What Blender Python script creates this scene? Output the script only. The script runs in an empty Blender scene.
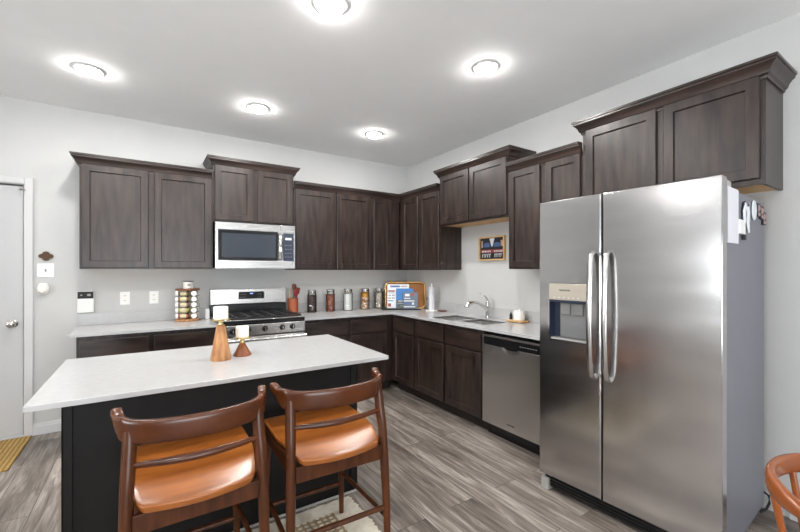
import bpy, bmesh, math, random
from mathutils import Vector, Matrix
random.seed(7)
PI = math.pi
R = math.radians
sc = bpy.context.scene
COL = sc.collection

# ------------------------------------------------------------------ camera
cam_d = bpy.data.cameras.new('camera')
cam_d.sensor_width = 36.0
cam_d.lens = 385.0 / 800.0 * 36.0
cam_d.shift_y = 4.8 / 800.0
cam_d.clip_start = 0.02
cam = bpy.data.objects.new('camera', cam_d)
COL.objects.link(cam)
cam.location = (0, 0, 1.38)
cam.rotation_euler = (R(90), 0, R(-33.3))
sc.camera = cam

# ------------------------------------------------------------------ world, exposure, lights
LAMP_W = 7.2
DAY_W = 300.0
sc.view_settings.view_transform = 'Standard'
sc.view_settings.look = 'None'
sc.view_settings.gamma = 1
sc.view_settings.use_curve_mapping = False
sc.view_settings.exposure = 0.33
world = bpy.data.worlds.new('sky')
sc.world = world
world.use_nodes = True
wn = world.node_tree
wn.nodes.clear()
wo = wn.nodes.new('ShaderNodeOutputWorld')
wb = wn.nodes.new('ShaderNodeBackground')
ws = wn.nodes.new('ShaderNodeTexSky')
ws.sky_type = 'HOSEK_WILKIE'
ws.sun_direction = (0.3, 0.6, 0.7)
wb.inputs[1].default_value = 0.6
wn.links.new(ws.outputs[0], wb.inputs[0])
wn.links.new(wb.outputs[0], wo.inputs[0])


def area(name, loc, rot, sx, sy, power, col, shape='RECTANGLE', spread=180):
    l = bpy.data.lights.new(name, 'AREA')
    l.shape = shape
    l.size = sx
    if shape == 'RECTANGLE':
        l.size_y = sy
    l.energy = power
    l.color = col
    l.spread = R(spread)
    o = bpy.data.objects.new(name, l)
    COL.objects.link(o)
    o.location = loc
    o.rotation_euler = rot
    return o


# daylight outside the glazed opening behind the camera, and the one in the far left wall
area('daylight', (.1, -4.45, 1.05), (R(152), 0, 0), 3.2, 2.1, DAY_W, (0.93, 0.97, 1.0))
area('daylight', (-5.15, 0.6, 1.45), (R(150), 0, R(-90)), 1.8, 1.3, DAY_W * 0.9, (0.93, 0.97, 1.0))


# ------------------------------------------------------------------ materials
def lin(c):
    c = c / 255.0
    return c / 12.92 if c <= 0.04045 else ((c + 0.055) / 1.055) ** 2.4


def rgb(r, g, b):
    return (lin(r), lin(g), lin(b), 1)


def new_mat(name):
    m = bpy.data.materials.new(name)
    m.use_nodes = True
    return m, m.node_tree, m.node_tree.nodes['Principled BSDF']


def mat(name, col, rough=0.5, metal=0.0, bump=0.0, bscale=60.0, var=0.0, vscale=8.0, stretch=(1, 1, 1),
        col2=None, spec=0.5, aniso=0.0, coat=0.0, emit=None, estr=0.0, detail=4.0, rvar=0.0, trans=0.0, crough=0.12):
    m, t, p = new_mat(name)
    n, L = t.nodes, t.links
    p.inputs['Roughness'].default_value = rough
    p.inputs['Metallic'].default_value = metal
    p.inputs['Specular IOR Level'].default_value = spec
    p.inputs['Coat Weight'].default_value = coat
    p.inputs['Coat Roughness'].default_value = crough
    p.inputs['Transmission Weight'].default_value = trans
    tc = n.new('ShaderNodeTexCoord')
    mp = n.new('ShaderNodeMapping')
    mp.inputs['Scale'].default_value = stretch
    L.new(tc.outputs['Object'], mp.inputs['Vector'])
    ns = n.new('ShaderNodeTexNoise')
    ns.inputs['Scale'].default_value = vscale
    ns.inputs['Detail'].default_value = detail
    L.new(mp.outputs[0], ns.inputs['Vector'])
    mx = n.new('ShaderNodeMix')
    mx.data_type = 'RGBA'
    c2 = col2 if col2 else tuple(min(1, v * (1 + var)) for v in col[:3]) + (1,)
    c1 = col if col2 else tuple(v * (1 - var) for v in col[:3]) + (1,)
    mx.inputs[6].default_value = c1
    mx.inputs[7].default_value = c2
    rp = n.new('ShaderNodeMapRange')
    rp.inputs[1].default_value = 0.3
    rp.inputs[2].default_value = 0.7
    L.new(ns.outputs[0], rp.inputs[0])
    L.new(rp.outputs[0], mx.inputs[0])
    L.new(mx.outputs[2], p.inputs['Base Color'])
    if rvar:
        r2 = n.new('ShaderNodeMapRange')
        r2.inputs[3].default_value = rough - rvar
        r2.inputs[4].default_value = rough + rvar
        L.new(ns.outputs[0], r2.inputs[0])
        L.new(r2.outputs[0], p.inputs['Roughness'])
    if bump:
        nb = n.new('ShaderNodeTexNoise')
        nb.inputs['Scale'].default_value = bscale
        nb.inputs['Detail'].default_value = 3
        L.new(mp.outputs[0], nb.inputs['Vector'])
        bp = n.new('ShaderNodeBump')
        bp.inputs['Strength'].default_value = bump
        bp.inputs['Distance'].default_value = 0.002
        L.new(nb.outputs[0], bp.inputs['Height'])
        L.new(bp.outputs[0], p.inputs['Normal'])
    if emit:
        p.inputs['Emission Color'].default_value = emit
        p.inputs['Emission Strength'].default_value = estr
    return m


def floor_mat():
    m, t, p = new_mat('grey_oak_planks')
    n, L = t.nodes, t.links
    tc = n.new('ShaderNodeTexCoord')
    mp = n.new('ShaderNodeMapping')
    mp.inputs['Rotation'].default_value = (0, 0, R(90))
    L.new(tc.outputs['Object'], mp.inputs['Vector'])
    br = n.new('ShaderNodeTexBrick')
    br.offset = 0.37
    br.offset_frequency = 2
    br.inputs['Color1'].default_value = (0, 0, 0, 1)
    br.inputs['Color2'].default_value = (1, 1, 1, 1)
    br.inputs['Mortar'].default_value = (0.5, 0.5, 0.5, 1)
    br.inputs['Scale'].default_value = 1.0
    br.inputs['Mortar Size'].default_value = 0.0015
    br.inputs['Mortar Smooth'].default_value = 0.0
    br.inputs['Brick Width'].default_value = 1.25
    br.inputs['Row Height'].default_value = 0.185
    L.new(mp.outputs[0], br.inputs['Vector'])
    sx = n.new('ShaderNodeSeparateXYZ')
    L.new(mp.outputs[0], sx.inputs[0])
    # shift the grain in every plank by its own tone
    mul = n.new('ShaderNodeVectorMath')
    mul.operation = 'SCALE'
    mul.inputs[3].default_value = 17.0
    L.new(br.outputs[0], mul.inputs[0])
    add = n.new('ShaderNodeVectorMath')
    L.new(mp.outputs[0], add.inputs[0])
    L.new(mul.outputs[0], add.inputs[1])
    st = n.new('ShaderNodeVectorMath')
    st.operation = 'MULTIPLY'
    st.inputs[1].default_value = (1.6, 22, 1)
    L.new(add.outputs[0], st.inputs[0])
    g1 = n.new('ShaderNodeTexNoise')
    g1.inputs['Scale'].default_value = 1.6
    g1.inputs['Detail'].default_value = 7
    g1.inputs['Roughness'].default_value = 0.68
    g1.inputs['Distortion'].default_value = 0.9
    L.new(st.outputs[0], g1.inputs['Vector'])
    st2 = n.new('ShaderNodeVectorMath')
    st2.operation = 'MULTIPLY'
    st2.inputs[1].default_value = (0.9, 5, 1)
    L.new(add.outputs[0], st2.inputs[0])
    g2 = n.new('ShaderNodeTexNoise')
    g2.inputs['Scale'].default_value = 1.5
    g2.inputs['Detail'].default_value = 3
    L.new(st2.outputs[0], g2.inputs['Vector'])
    cr = n.new('ShaderNodeValToRGB')
    cr.color_ramp.elements[0].position = 0.34
    cr.color_ramp.elements[0].color = rgb(66, 58, 54)
    cr.color_ramp.elements[1].position = 0.68
    cr.color_ramp.elements[1].color = rgb(194, 184, 175)
    e = cr.color_ramp.elements.new(0.5)
    e.color = rgb(126, 116, 108)
    mxn = n.new('ShaderNodeMath')
    mxn.operation = 'MULTIPLY_ADD'
    mxn.inputs[1].default_value = 0.55
    L.new(g1.outputs[0], mxn.inputs[0])
    m3 = n.new('ShaderNodeMath')
    m3.operation = 'MULTIPLY'
    m3.inputs[1].default_value = 0.45
    L.new(g2.outputs[0], m3.inputs[0])
    L.new(m3.outputs[0], mxn.inputs[2])
    L.new(mxn.outputs[0], cr.inputs[0])
    tone = n.new('ShaderNodeMapRange')
    tone.inputs[3].default_value = 0.82
    tone.inputs[4].default_value = 1.14
    L.new(br.outputs[0], tone.inputs[0])
    ml = n.new('ShaderNodeMix')
    ml.data_type = 'RGBA'
    ml.blend_type = 'MULTIPLY'
    ml.inputs[0].default_value = 1
    L.new(cr.outputs[0], ml.inputs[6])
    L.new(tone.outputs[0], ml.inputs[7])
    mm = n.new('ShaderNodeMix')
    mm.data_type = 'RGBA'
    mm.inputs[7].default_value = rgb(62, 55, 51)
    L.new(br.outputs['Fac'], mm.inputs[0])
    L.new(ml.outputs[2], mm.inputs[6])
    L.new(mm.outputs[2], p.inputs['Base Color'])
    p.inputs['Roughness'].default_value = 0.42
    bp = n.new('ShaderNodeBump')
    bp.inputs['Strength'].default_value = 0.25
    bp.inputs['Distance'].default_value = 0.002
    L.new(g1.outputs[0], bp.inputs['Height'])
    L.new(bp.outputs[0], p.inputs['Normal'])
    return m


def glass_mat(name, tint=(1, 1, 1, 1)):
    m = bpy.data.materials.new(name)
    m.use_nodes = True
    t = m.node_tree
    t.nodes.clear()
    o = t.nodes.new('ShaderNodeOutputMaterial')
    tr = t.nodes.new('ShaderNodeBsdfTransparent')
    tr.inputs[0].default_value = tint
    gl = t.nodes.new('ShaderNodeBsdfGlossy')
    gl.inputs['Roughness'].default_value = 0.03
    fr = t.nodes.new('ShaderNodeFresnel')
    fr.inputs[0].default_value = 1.5
    mx = t.nodes.new('ShaderNodeMixShader')
    t.links.new(fr.outputs[0], mx.inputs[0])
    t.links.new(tr.outputs[0], mx.inputs[1])
    t.links.new(gl.outputs[0], mx.inputs[2])
    t.links.new(mx.outputs[0], o.inputs[0])
    return m


def speckle(name, cols, scale):
    m, t, p = new_mat(name)
    n, L = t.nodes, t.links
    tc = n.new('ShaderNodeTexCoord')
    v = n.new('ShaderNodeTexVoronoi')
    v.inputs['Scale'].default_value = scale
    L.new(tc.outputs['Object'], v.inputs['Vector'])
    sp = n.new('ShaderNodeSeparateColor')
    L.new(v.outputs['Color'], sp.inputs[0])
    cr = n.new('ShaderNodeValToRGB')
    cr.color_ramp.interpolation = 'CONSTANT'
    k = len(cols)
    cr.color_ramp.elements[0].color = cols[0]
    cr.color_ramp.elements[1].position = 1.0 / k
    cr.color_ramp.elements[1].color = cols[1]
    for i in range(2, k):
        e = cr.color_ramp.elements.new(i / k)
        e.color = cols[i]
    L.new(sp.outputs[0], cr.inputs[0])
    L.new(cr.outputs[0], p.inputs['Base Color'])
    bp = n.new('ShaderNodeBump')
    bp.inputs['Strength'].default_value = 0.9
    bp.inputs['Distance'].default_value = 0.004
    bp.invert = True
    L.new(v.outputs['Distance'], bp.inputs['Height'])
    L.new(bp.outputs[0], p.inputs['Normal'])
    p.inputs['Roughness'].default_value = 0.55
    return m


def bands(name, c1, c2, axis, freq, thr=0.5, bump=0.6, rough=0.95, noise=0.0, cross=0.0):
    """woven stuff: two colours in bands along an axis with a fine weave bump"""
    m, t, p = new_mat(name)
    n, L = t.nodes, t.links
    tc = n.new('ShaderNodeTexCoord')
    w = n.new('ShaderNodeTexWave')
    w.bands_direction = axis
    w.inputs['Scale'].default_value = freq
    w.inputs['Distortion'].default_value = noise
    w.inputs['Detail'].default_value = 2
    w.inputs['Detail Scale'].default_value = 6
    L.new(tc.outputs['Object'], w.inputs['Vector'])
    cr = n.new('ShaderNodeValToRGB')
    cr.color_ramp.elements[0].position = max(0, thr - 0.12)
    cr.color_ramp.elements[0].color = c1
    cr.color_ramp.elements[1].position = min(1, thr + 0.12)
    cr.color_ramp.elements[1].color = c2
    src = w.outputs['Fac']
    if cross:
        w2 = n.new('ShaderNodeTexWave')
        w2.bands_direction = 'X' if axis == 'Y' else 'Y'
        w2.inputs['Scale'].default_value = cross
        w2.inputs['Distortion'].default_value = 1.0
        L.new(tc.outputs['Object'], w2.inputs['Vector'])
        mm = n.new('ShaderNodeMath')
        mm.operation = 'MULTIPLY'
        L.new(w.outputs['Fac'], mm.inputs[0])
        L.new(w2.outputs['Fac'], mm.inputs[1])
        src = mm.outputs[0]
    L.new(src, cr.inputs[0])
    L.new(cr.outputs[0], p.inputs['Base Color'])
    nb = n.new('ShaderNodeTexNoise')
    nb.inputs['Scale'].default_value = 180
    L.new(tc.outputs['Object'], nb.inputs['Vector'])
    ad = n.new('ShaderNodeMath')
    ad.operation = 'ADD'
    L.new(nb.outputs[0], ad.inputs[0])
    L.new(src, ad.inputs[1])
    bp = n.new('ShaderNodeBump')
    bp.inputs['Strength'].default_value = bump
    bp.inputs['Distance'].default_value = 0.006
    L.new(ad.outputs[0], bp.inputs['Height'])
    L.new(bp.outputs[0], p.inputs['Normal'])
    p.inputs['Roughness'].default_value = rough
    return m


def steel(name, col, rough, axis_stretch, bump=0.05):
    m = mat(name, col, rough, 1.0, bump, 40, 0.04, 5, axis_stretch, rvar=0.05)
    return m


M = {}
M['wall'] = mat('wall_paint', rgb(196, 196, 195), 0.75, bump=0.35, bscale=110, var=0.01)
M['ceil'] = mat('ceiling_paint', rgb(243, 243, 243), 0.85, bump=0.3, bscale=90, var=0.01)
M['trim'] = mat('trim_paint', rgb(205, 205, 205), 0.35, var=0.01)
M['door'] = mat('door_paint', rgb(190, 190, 191), 0.38, var=0.01)
M['floor'] = floor_mat()
CAB = rgb(63, 48, 42)
CAB2 = rgb(18, 12, 11)
M['cab'] = mat('stained_maple', CAB2, 0.36, col2=CAB, vscale=3.6, stretch=(7, 7, 0.9), detail=9, bump=0.10, bscale=14, spec=0.5, rvar=0.04, coat=0.12, crough=0.3)
M['cabh'] = mat('stained_maple_crosswise', CAB2, 0.33, col2=CAB, vscale=3.2, stretch=(0.9, 5, 5), detail=7, bump=0.10, bscale=14, spec=0.6, rvar=0.04)
M['rawwood'] = mat('unstained_maple', rgb(205, 160, 104), 0.5, col2=rgb(226, 184, 128), vscale=3, stretch=(1, 9, 4), detail=5)
M['kick'] = mat('toe_kick_board', rgb(40, 34, 32), 0.5, var=0.1)
M['quartz'] = mat('white_quartz', rgb(190, 190, 190), 0.16, col2=rgb(185, 185, 185), vscale=30, spec=0.5, detail=8)
M['island'] = mat('island_panel', rgb(15, 12, 12), 0.5, spec=0.3, var=0.12, vscale=4, stretch=(4, 4, 0.8))
M['steelv'] = steel('brushed_steel_vertical', (0.56, 0.55, 0.54, 1), 0.24, (40, 40, 0.5))
M['steelh'] = steel('brushed_steel_level', (0.60, 0.59, 0.58, 1), 0.26, (0.5, 40, 40))
M['fsteel'] = steel('fridge_door_steel', (0.56, 0.55, 0.55, 1), 0.18, (0.35, 1, 2.2), 0.02)
M['sinksteel'] = mat('sink_steel', (0.78, 0.77, 0.76, 1), 0.36, 1.0)
M['chrome'] = mat('polished_chrome', (0.75, 0.75, 0.75, 1), 0.08, 1.0)
M['satin'] = mat('satin_nickel', (0.52, 0.50, 0.47, 1), 0.22, 1.0)
M['fridge_side'] = mat('painted_grey_side', rgb(118, 118, 127), 0.42, bump=0.25, bscale=220, var=0.02)
M['black'] = mat('black_enamel', rgb(18, 18, 20), 0.22, var=0.05)
M['blackgloss'] = mat('black_glass', rgb(12, 14, 18), 0.05, spec=0.8)
M['mwglass'] = mat('oven_window_glass', rgb(52, 58, 68), 0.08, spec=0.9, var=0.03)
M['iron'] = mat('cast_iron', rgb(32, 32, 33), 0.5, bump=0.2, bscale=160)
M['greyplastic'] = mat('grey_plastic', rgb(160, 158, 154), 0.4)
M['beige'] = mat('champagne_plastic', rgb(190, 182, 168), 0.35, metal=0.3)
M['navy'] = mat('dark_blue_plastic', rgb(44, 52, 72), 0.4)
M['clearpl'] = mat('smoked_plastic', rgb(120, 122, 122), 0.15, spec=0.8)
M['whitepl'] = mat('white_plastic', rgb(238, 238, 236), 0.35)
M['wood'] = mat('amber_wood_shaded', rgb(58, 26, 8), 0.26, col2=rgb(92, 46, 17), vscale=3, stretch=(1, 3, 3), detail=6, coat=0.0, spec=0.5, rvar=0.03)  # stool rail wood, base colour darkened for the shade on the stool backs
M['armwood'] = mat('amber_wood_arm', rgb(120, 60, 24), 0.24, col2=rgb(160, 88, 38), vscale=3, detail=6, coat=0.25)
M['seatwood'] = mat('amber_wood_seat', rgb(134, 72, 24), 0.26, col2=rgb(176, 104, 42), vscale=4, stretch=(1, 4, 1), detail=7, coat=0.5, crough=0.28)
M['legwood'] = mat('amber_wood_leg', rgb(56, 28, 13), 0.30, col2=rgb(92, 50, 24), vscale=4, stretch=(6, 6, 1), detail=5, coat=0.0, spec=0.35)
M['acacia'] = mat('acacia_wood', rgb(150, 96, 56), 0.5, col2=rgb(205, 152, 102), vscale=6, stretch=(6, 6, 1), detail=5)
M['acacia2'] = mat('reddish_wood', rgb(118, 66, 42), 0.5, col2=rgb(152, 92, 60), vscale=6, stretch=(6, 6, 1), detail=5)
M['brass'] = mat('brass', (0.72, 0.56, 0.27, 1), 0.25, 1.0)
M['wax'] = mat('white_wax', rgb(243, 240, 232), 0.55)
M['terra'] = mat('copper_crock', rgb(176, 96, 62), 0.4, var=0.08, metal=0.3)
M['spoon'] = mat('utensil_wood', rgb(104, 50, 32), 0.5, var=0.15)
M['spoonlight'] = mat('pale_utensil_wood', rgb(222, 190, 140), 0.5, var=0.05)
M['redpl'] = mat('red_silicone', rgb(130, 32, 34), 0.4)
M['glass'] = glass_mat('clear_glass', (0.97, 0.98, 0.97, 1))
M['winglass'] = glass_mat('window_glass')
M['darkbean'] = speckle('dark_beans', [rgb(50, 34, 32), rgb(84, 62, 56), rgb(40, 30, 34), rgb(104, 78, 68)], 85)
M['redbean'] = speckle('red_beans', [rgb(130, 56, 44), rgb(160, 92, 70), rgb(112, 50, 40), rgb(190, 140, 112)], 85)
M['flour'] = mat('white_flour', rgb(240, 239, 236), 0.9, var=0.02)
M['snack'] = speckle('nut_mix', [rgb(190, 140, 80), rgb(226, 208, 194), rgb(140, 84, 60), rgb(214, 186, 160)], 60)
M['snack_top'] = mat('golden_flakes', rgb(204, 146, 40), 0.6, var=0.2, vscale=80)
M['oats'] = speckle('pale_oats', [rgb(206, 196, 184), rgb(180, 166, 152), rgb(222, 214, 204), rgb(160, 148, 138)], 90)
M['paper'] = mat('white_paper', rgb(218, 218, 224), 0.8, var=0.01)
M['coppertray'] = mat('copper_tray', (0.26, 0.11, 0.04, 1), 0.3, 0.75, var=0.15, vscale=6)
M['goldrim'] = mat('golden_rim', (0.72, 0.42, 0.16, 1), 0.25, 0.85, var=0.1)
M['bookblue'] = mat('blue_cover', rgb(58, 120, 186), 0.35, var=0.05)
M['bookgrey'] = mat('slate_cover', rgb(98, 110, 124), 0.35, var=0.08)
M['bookwhite'] = mat('white_cover', rgb(222, 226, 232), 0.35, var=0.02)
M['hill'] = mat('dark_hill_print', rgb(84, 92, 96), 0.4, var=0.2, vscale=40)
M['redink'] = mat('red_ink', rgb(150, 60, 56), 0.5)
M['blueink'] = mat('blue_ink', rgb(78, 104, 150), 0.5)
M['greenink'] = mat('pale_green_ink', rgb(208, 218, 196), 0.5)
M['blackink'] = mat('black_ink', rgb(34, 34, 40), 0.5)
M['pinkink'] = mat('pale_red_ink', rgb(172, 142, 136), 0.5)
M['mat'] = bands('jute_weave', rgb(150, 116, 60), rgb(205, 172, 104), 'Y', 13.0, 0.25, 1.0, noise=2.0, cross=11)
M['matedge'] = mat('dark_mat_edge', rgb(84, 52, 34), 0.9)
M['rug'] = mat('cream_wool', rgb(214, 204, 186), 0.95, bump=1.0, bscale=140, col2=rgb(232, 225, 210), vscale=30)
M['rugstripe'] = bands('tan_stripes', rgb(164, 142, 108), rgb(222, 213, 194), 'Y', 9.5, 0.25, 1.0, noise=1.2, cross=9)
M['lampglow'] = mat('lit_diffuser', (1, 1, 1, 1), 0.5, emit=(1, 0.98, 0.94, 1), estr=82.0)
M['blueled'] = mat('blue_led', (0.1, 0.15, 0.9, 1), 0.5, emit=(0.25, 0.4, 1, 1), estr=1.5)
M['whiteink'] = mat('white_marks', rgb(225, 228, 232), 0.5)
M['bronze'] = mat('brown_bronze', rgb(84, 60, 38), 0.45, metal=0.4, var=0.2, vscale=60)
M['goldframe'] = mat('pale_oak_frame', rgb(204, 164, 104), 0.45, col2=rgb(222, 186, 128), vscale=20)
M['orangewood'] = mat('orange_frame_side', rgb(196, 118, 62), 0.45, var=0.05)
M['rubber'] = mat('black_rubber', rgb(22, 22, 22), 0.6)


# ------------------------------------------------------------------ mesh helpers
class MB:
    def __init__(s):
        s.bm = bmesh.new()

    def _merge(s, t, mtx=None):
        if mtx is not None:
            t.transform(mtx)
        me = bpy.data.meshes.new('t')
        t.to_mesh(me)
        t.free()
        s.bm.from_mesh(me)
        bpy.data.meshes.remove(me)

    def box(s, x0, x1, y0, y1, z0, z1, bev=0.0, seg=2, mtx=None):
        t = bmesh.new()
        bmesh.ops.create_cube(t, size=1)
        for v in t.verts:
            v.co = Vector(((v.co.x + .5) * (x1 - x0) + x0, (v.co.y + .5) * (y1 - y0) + y0, (v.co.z + .5) * (z1 - z0) + z0))
        if bev > 0:
            bmesh.ops.bevel(t, geom=t.edges[:], offset=bev, segments=seg, profile=0.5, affect='EDGES')
        s._merge(t, mtx)
        return s

    def lathe(s, prof, segs=32, c=(0, 0, 0), mtx=None, caps=True):
        """prof: list of (r, z)"""
        t = bmesh.new()
        rings = []
        for r, z in prof:
            if r < 1e-5:
                rings.append([t.verts.new((c[0], c[1], c[2] + z))])
            else:
                rings.append([t.verts.new((c[0] + r * math.cos(2 * PI * k / segs), c[1] + r * math.sin(2 * PI * k / segs), c[2] + z)) for k in range(segs)])
        for a, b in zip(rings, rings[1:]):
            if len(a) == 1 and len(b) == 1:
                continue
            for k in range(segs):
                k2 = (k + 1) % segs
                if len(a) == 1:
                    t.faces.new((a[0], b[k], b[k2]))
                elif len(b) == 1:
                    t.faces.new((a[k], a[k2], b[0]))
                else:
                    t.faces.new((a[k], a[k2], b[k2], b[k]))
        if caps:
            if len(rings[0]) > 1:
                t.faces.new(rings[0][::-1])
            if len(rings[-1]) > 1:
                t.faces.new(rings[-1])
        bmesh.ops.recalc_face_normals(t, faces=t.faces[:])
        s._merge(t, mtx)
        return s

    def cyl(s, p0, p1, r0, r1=None, segs=20):
        r1 = r0 if r1 is None else r1
        return s.tube([p0, p1], [r0, r1], segs)

    def tube(s, pts, rad, segs=12, sec=None, up=Vector((0, 0, 1)), closed=False):
        """sweep; rad: radius list or list of (ra, rb) ellipse half-sizes (ra across, rb along up)"""
        pts = [Vector(p) for p in pts]
        n = len(pts)
        if not isinstance(rad, (list, tuple)):
            rad = [rad] * n
        t = bmesh.new()
        rings = []
        for i, p in enumerate(pts):
            if closed:
                d = pts[(i + 1) % n] - pts[i - 1]
            else:
                d = (pts[min(i + 1, n - 1)] - pts[max(i - 1, 0)])
            d.normalize()
            u = up - d * up.dot(d)
            if u.length < 1e-3:
                u = Vector((1, 0, 0)) - d * d.x
                if u.length < 1e-3:
                    u = Vector((0, 1, 0))
            u.normalize()
            a = d.cross(u)
            ra, rb = rad[i] if isinstance(rad[i], (list, tuple)) else (rad[i], rad[i])
            ring = []
            for k in range(segs):
                an = 2 * PI * k / segs
                ca, sa = math.cos(an), math.sin(an)
                if sec:
                    e = sec
                    ca = math.copysign(abs(ca) ** e, ca)
                    sa = math.copysign(abs(sa) ** e, sa)
                ring.append(t.verts.new(p + a * ra * ca + u * rb * sa))
            rings.append(ring)
        pairs = list(zip(rings, rings[1:]))
        if closed:
            pairs.append((rings[-1], rings[0]))
        for A, B in pairs:
            for k in range(segs):
                k2 = (k + 1) % segs
                t.faces.new((A[k], A[k2], B[k2], B[k]))
        if not closed:
            t.faces.new(rings[0][::-1])
            t.faces.new(rings[-1])
        bmesh.ops.recalc_face_normals(t, faces=t.faces[:])
        s._merge(t)
        return s

    def prism(s, poly, z0, z1, mtx=None, bev=0.0):
        t = bmesh.new()
        a = [t.verts.new((x, y, z0)) for x, y in poly]
        b = [t.verts.new((x, y, z1)) for x, y in poly]
        t.faces.new(a[::-1])
        t.faces.new(b)
        n = len(poly)
        for i in range(n):
            t.faces.new((a[i], a[(i + 1) % n], b[(i + 1) % n], b[i]))
        bmesh.ops.recalc_face_normals(t, faces=t.faces[:])
        if bev:
            es = [e for e in t.edges if abs(e.verts[0].co.z - e.verts[1].co.z) < 1e-6]
            bmesh.ops.bevel(t, geom=es, offset=bev, segments=2, profile=0.5, affect='EDGES')
        s._merge(t, mtx)
        return s

    def panel(s, x0, x1, z0, z1, yf, yb, inset, dep, slope=0.003, bev=0.002, hole=None):
        """a slab whose front face (towards -y, at yf) has a rectangular recess; yb is its back"""
        hx0, hx1, hz0, hz1 = hole if hole else (x0 + inset, x1 - inset, z0 + inset, z1 - inset)
        t = bmesh.new()

        def rect(a, b, c, d, y):
            return [t.verts.new((a, y, c)), t.verts.new((b, y, c)), t.verts.new((b, y, d)), t.verts.new((a, y, d))]
        bk = rect(x0, x1, z0, z1, yb)
        s1 = rect(x0, x1, z0, z1, yf + bev)
        s2 = rect(x0 + bev, x1 - bev, z0 + bev, z1 - bev, yf)
        i1 = rect(hx0, hx1, hz0, hz1, yf)
        i2 = rect(hx0 + slope, hx1 - slope, hz0 + slope, hz1 - slope, yf + dep)

        def ring(a, b):
            for i in range(4):
                j = (i + 1) % 4
                t.faces.new((a[i], a[j], b[j], b[i]))
        ring(bk, s1)
        ring(s1, s2)
        ring(s2, i1)
        ring(i1, i2)
        t.faces.new(i2)
        t.faces.new(bk[::-1])
        bmesh.ops.recalc_face_normals(t, faces=t.faces[:])
        s._merge(t)
        return s

    def crown(s, path, prof):
        """sweep a profile of (out, z) along a plan polyline, mitred; outward is to the right of travel"""
        pts = [Vector((p[0], p[1])) for p in path]
        n = len(pts)
        offs = []
        for i in range(n):
            def nrm(a, b):
                d = (b - a).normalized()
                return Vector((d.y, -d.x))
            if i == 0:
                o = nrm(pts[0], pts[1])
            elif i == n - 1:
                o = nrm(pts[-2], pts[-1])
            else:
                n1, n2 = nrm(pts[i - 1], pts[i]), nrm(pts[i], pts[i + 1])
                o = (n1 + n2) / (1 + n1.dot(n2))
            offs.append(o)
        t = bmesh.new()
        rings = [[t.verts.new((p.x + o.x * a, p.y + o.y * a, z)) for a, z in prof] for p, o in zip(pts, offs)]
        k = len(prof)
        for A, B in zip(rings, rings[1:]):
            for i in range(k):
                t.faces.new((A[i], A[(i + 1) % k], B[(i + 1) % k], B[i]))
        t.faces.new(rings[0])
        t.faces.new(rings[-1][::-1])
        bmesh.ops.recalc_face_normals(t, faces=t.faces[:])
        s._merge(t)
        return s

    def build(s, name, m, parent=None, smooth=False, loc=(0, 0, 0), rot=(0, 0, 0), ang=35):
        me = bpy.data.meshes.new(name)
        s.bm.normal_update()
        if smooth:
            for f in s.bm.faces:
                f.smooth = True
            for e in s.bm.edges:
                if len(e.link_faces) == 2 and e.calc_face_angle(0) > R(ang):
                    e.smooth = False
        s.bm.to_mesh(me)
        s.bm.free()
        me.materials.append(M[m] if isinstance(m, str) else m)
        o = bpy.data.objects.new(name, me)
        COL.objects.link(o)
        o.location = loc
        o.rotation_euler = rot
        if parent:
            o.parent = parent
        return o


def tag(o, label=None, cat=None, group=None, kind=None):
    if label: o['label'] = label
    if cat: o['category'] = cat
    if group: o['group'] = group
    if kind: o['kind'] = kind
    return o


def thing(name, label, cat, loc=(0, 0, 0), rz=0.0, group=None):
    o = bpy.data.objects.new(name, None)
    o.empty_display_size = 0.1
    COL.objects.link(o)
    o.location = loc
    o.rotation_euler = (0, 0, rz)
    return tag(o, label, cat, group)


def copy_tree(o, parent=None):
    c = o.copy()
    COL.objects.link(c)
    if parent:
        c.parent = parent
    for ch in list(o.children):
        copy_tree(ch, c)
    return c


def text(name, body, size, m, parent, loc, rot=(R(90), 0, 0), ext=0.0004, align='CENTER'):
    cu = bpy.data.curves.new(name, 'FONT')
    cu.body = body
    cu.size = size
    cu.extrude = ext
    cu.align_x = align
    cu.align_y = 'CENTER'
    cu.materials.append(M[m])
    tmp = bpy.data.objects.new('tmp', cu)
    COL.objects.link(tmp)
    dg = bpy.context.evaluated_depsgraph_get()
    me = bpy.data.meshes.new_from_object(tmp.evaluated_get(dg))
    me.name = name
    bpy.data.objects.remove(tmp)
    bpy.data.curves.remove(cu)
    if not me.materials:
        me.materials.append(M[m])
    o = bpy.data.objects.new(name, me)
    COL.objects.link(o)
    o.location = loc
    o.rotation_euler = rot
    o.parent = parent
    return o


# ------------------------------------------------------------------ the room
YB, XR, ZC = 4.39, 3.0, 2.80
XL, YF = -4.8, -4.0
MB().box(XL - .1, XR + .1, YF - .1, YB + .1, -.1, 0).build('floor', 'floor')['kind'] = 'structure'
MB().box(XL - .1, XR + .1, YF - .1, YB + .1, ZC, ZC + .1).build('ceiling', 'ceil')['kind'] = 'structure'
DX0, DX1, DZ = -1.72, -0.855, 2.095        # entry door opening
w = MB()
w.box(XL - .1, DX0, YB, YB + .12, 0, ZC).box(DX1, XR + .12, YB, YB + .12, 0, ZC).box(DX0, DX1, YB, YB + .12, DZ, ZC)
w.box(DX0, DX1, YB + .1, YB + .12, 0, DZ)
w.build('wall_back', 'wall')['kind'] = 'structure'
MB().box(XR, XR + .12, YF - .1, YB, 0, ZC).build('wall_right', 'wall')['kind'] = 'structure'
w = MB()   # left wall with a window
w.box(XL - .12, XL, YF, -.3, 0, ZC).box(XL - .12, XL, 1.5, YB, 0, ZC).box(XL - .12, XL, -.3, 1.5, 0, .9).box(XL - .12, XL, -.3, 1.5, 2.2, ZC)
w.build('wall_left', 'wall')['kind'] = 'structure'
w = MB()   # wall behind the camera with a glazed door
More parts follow.
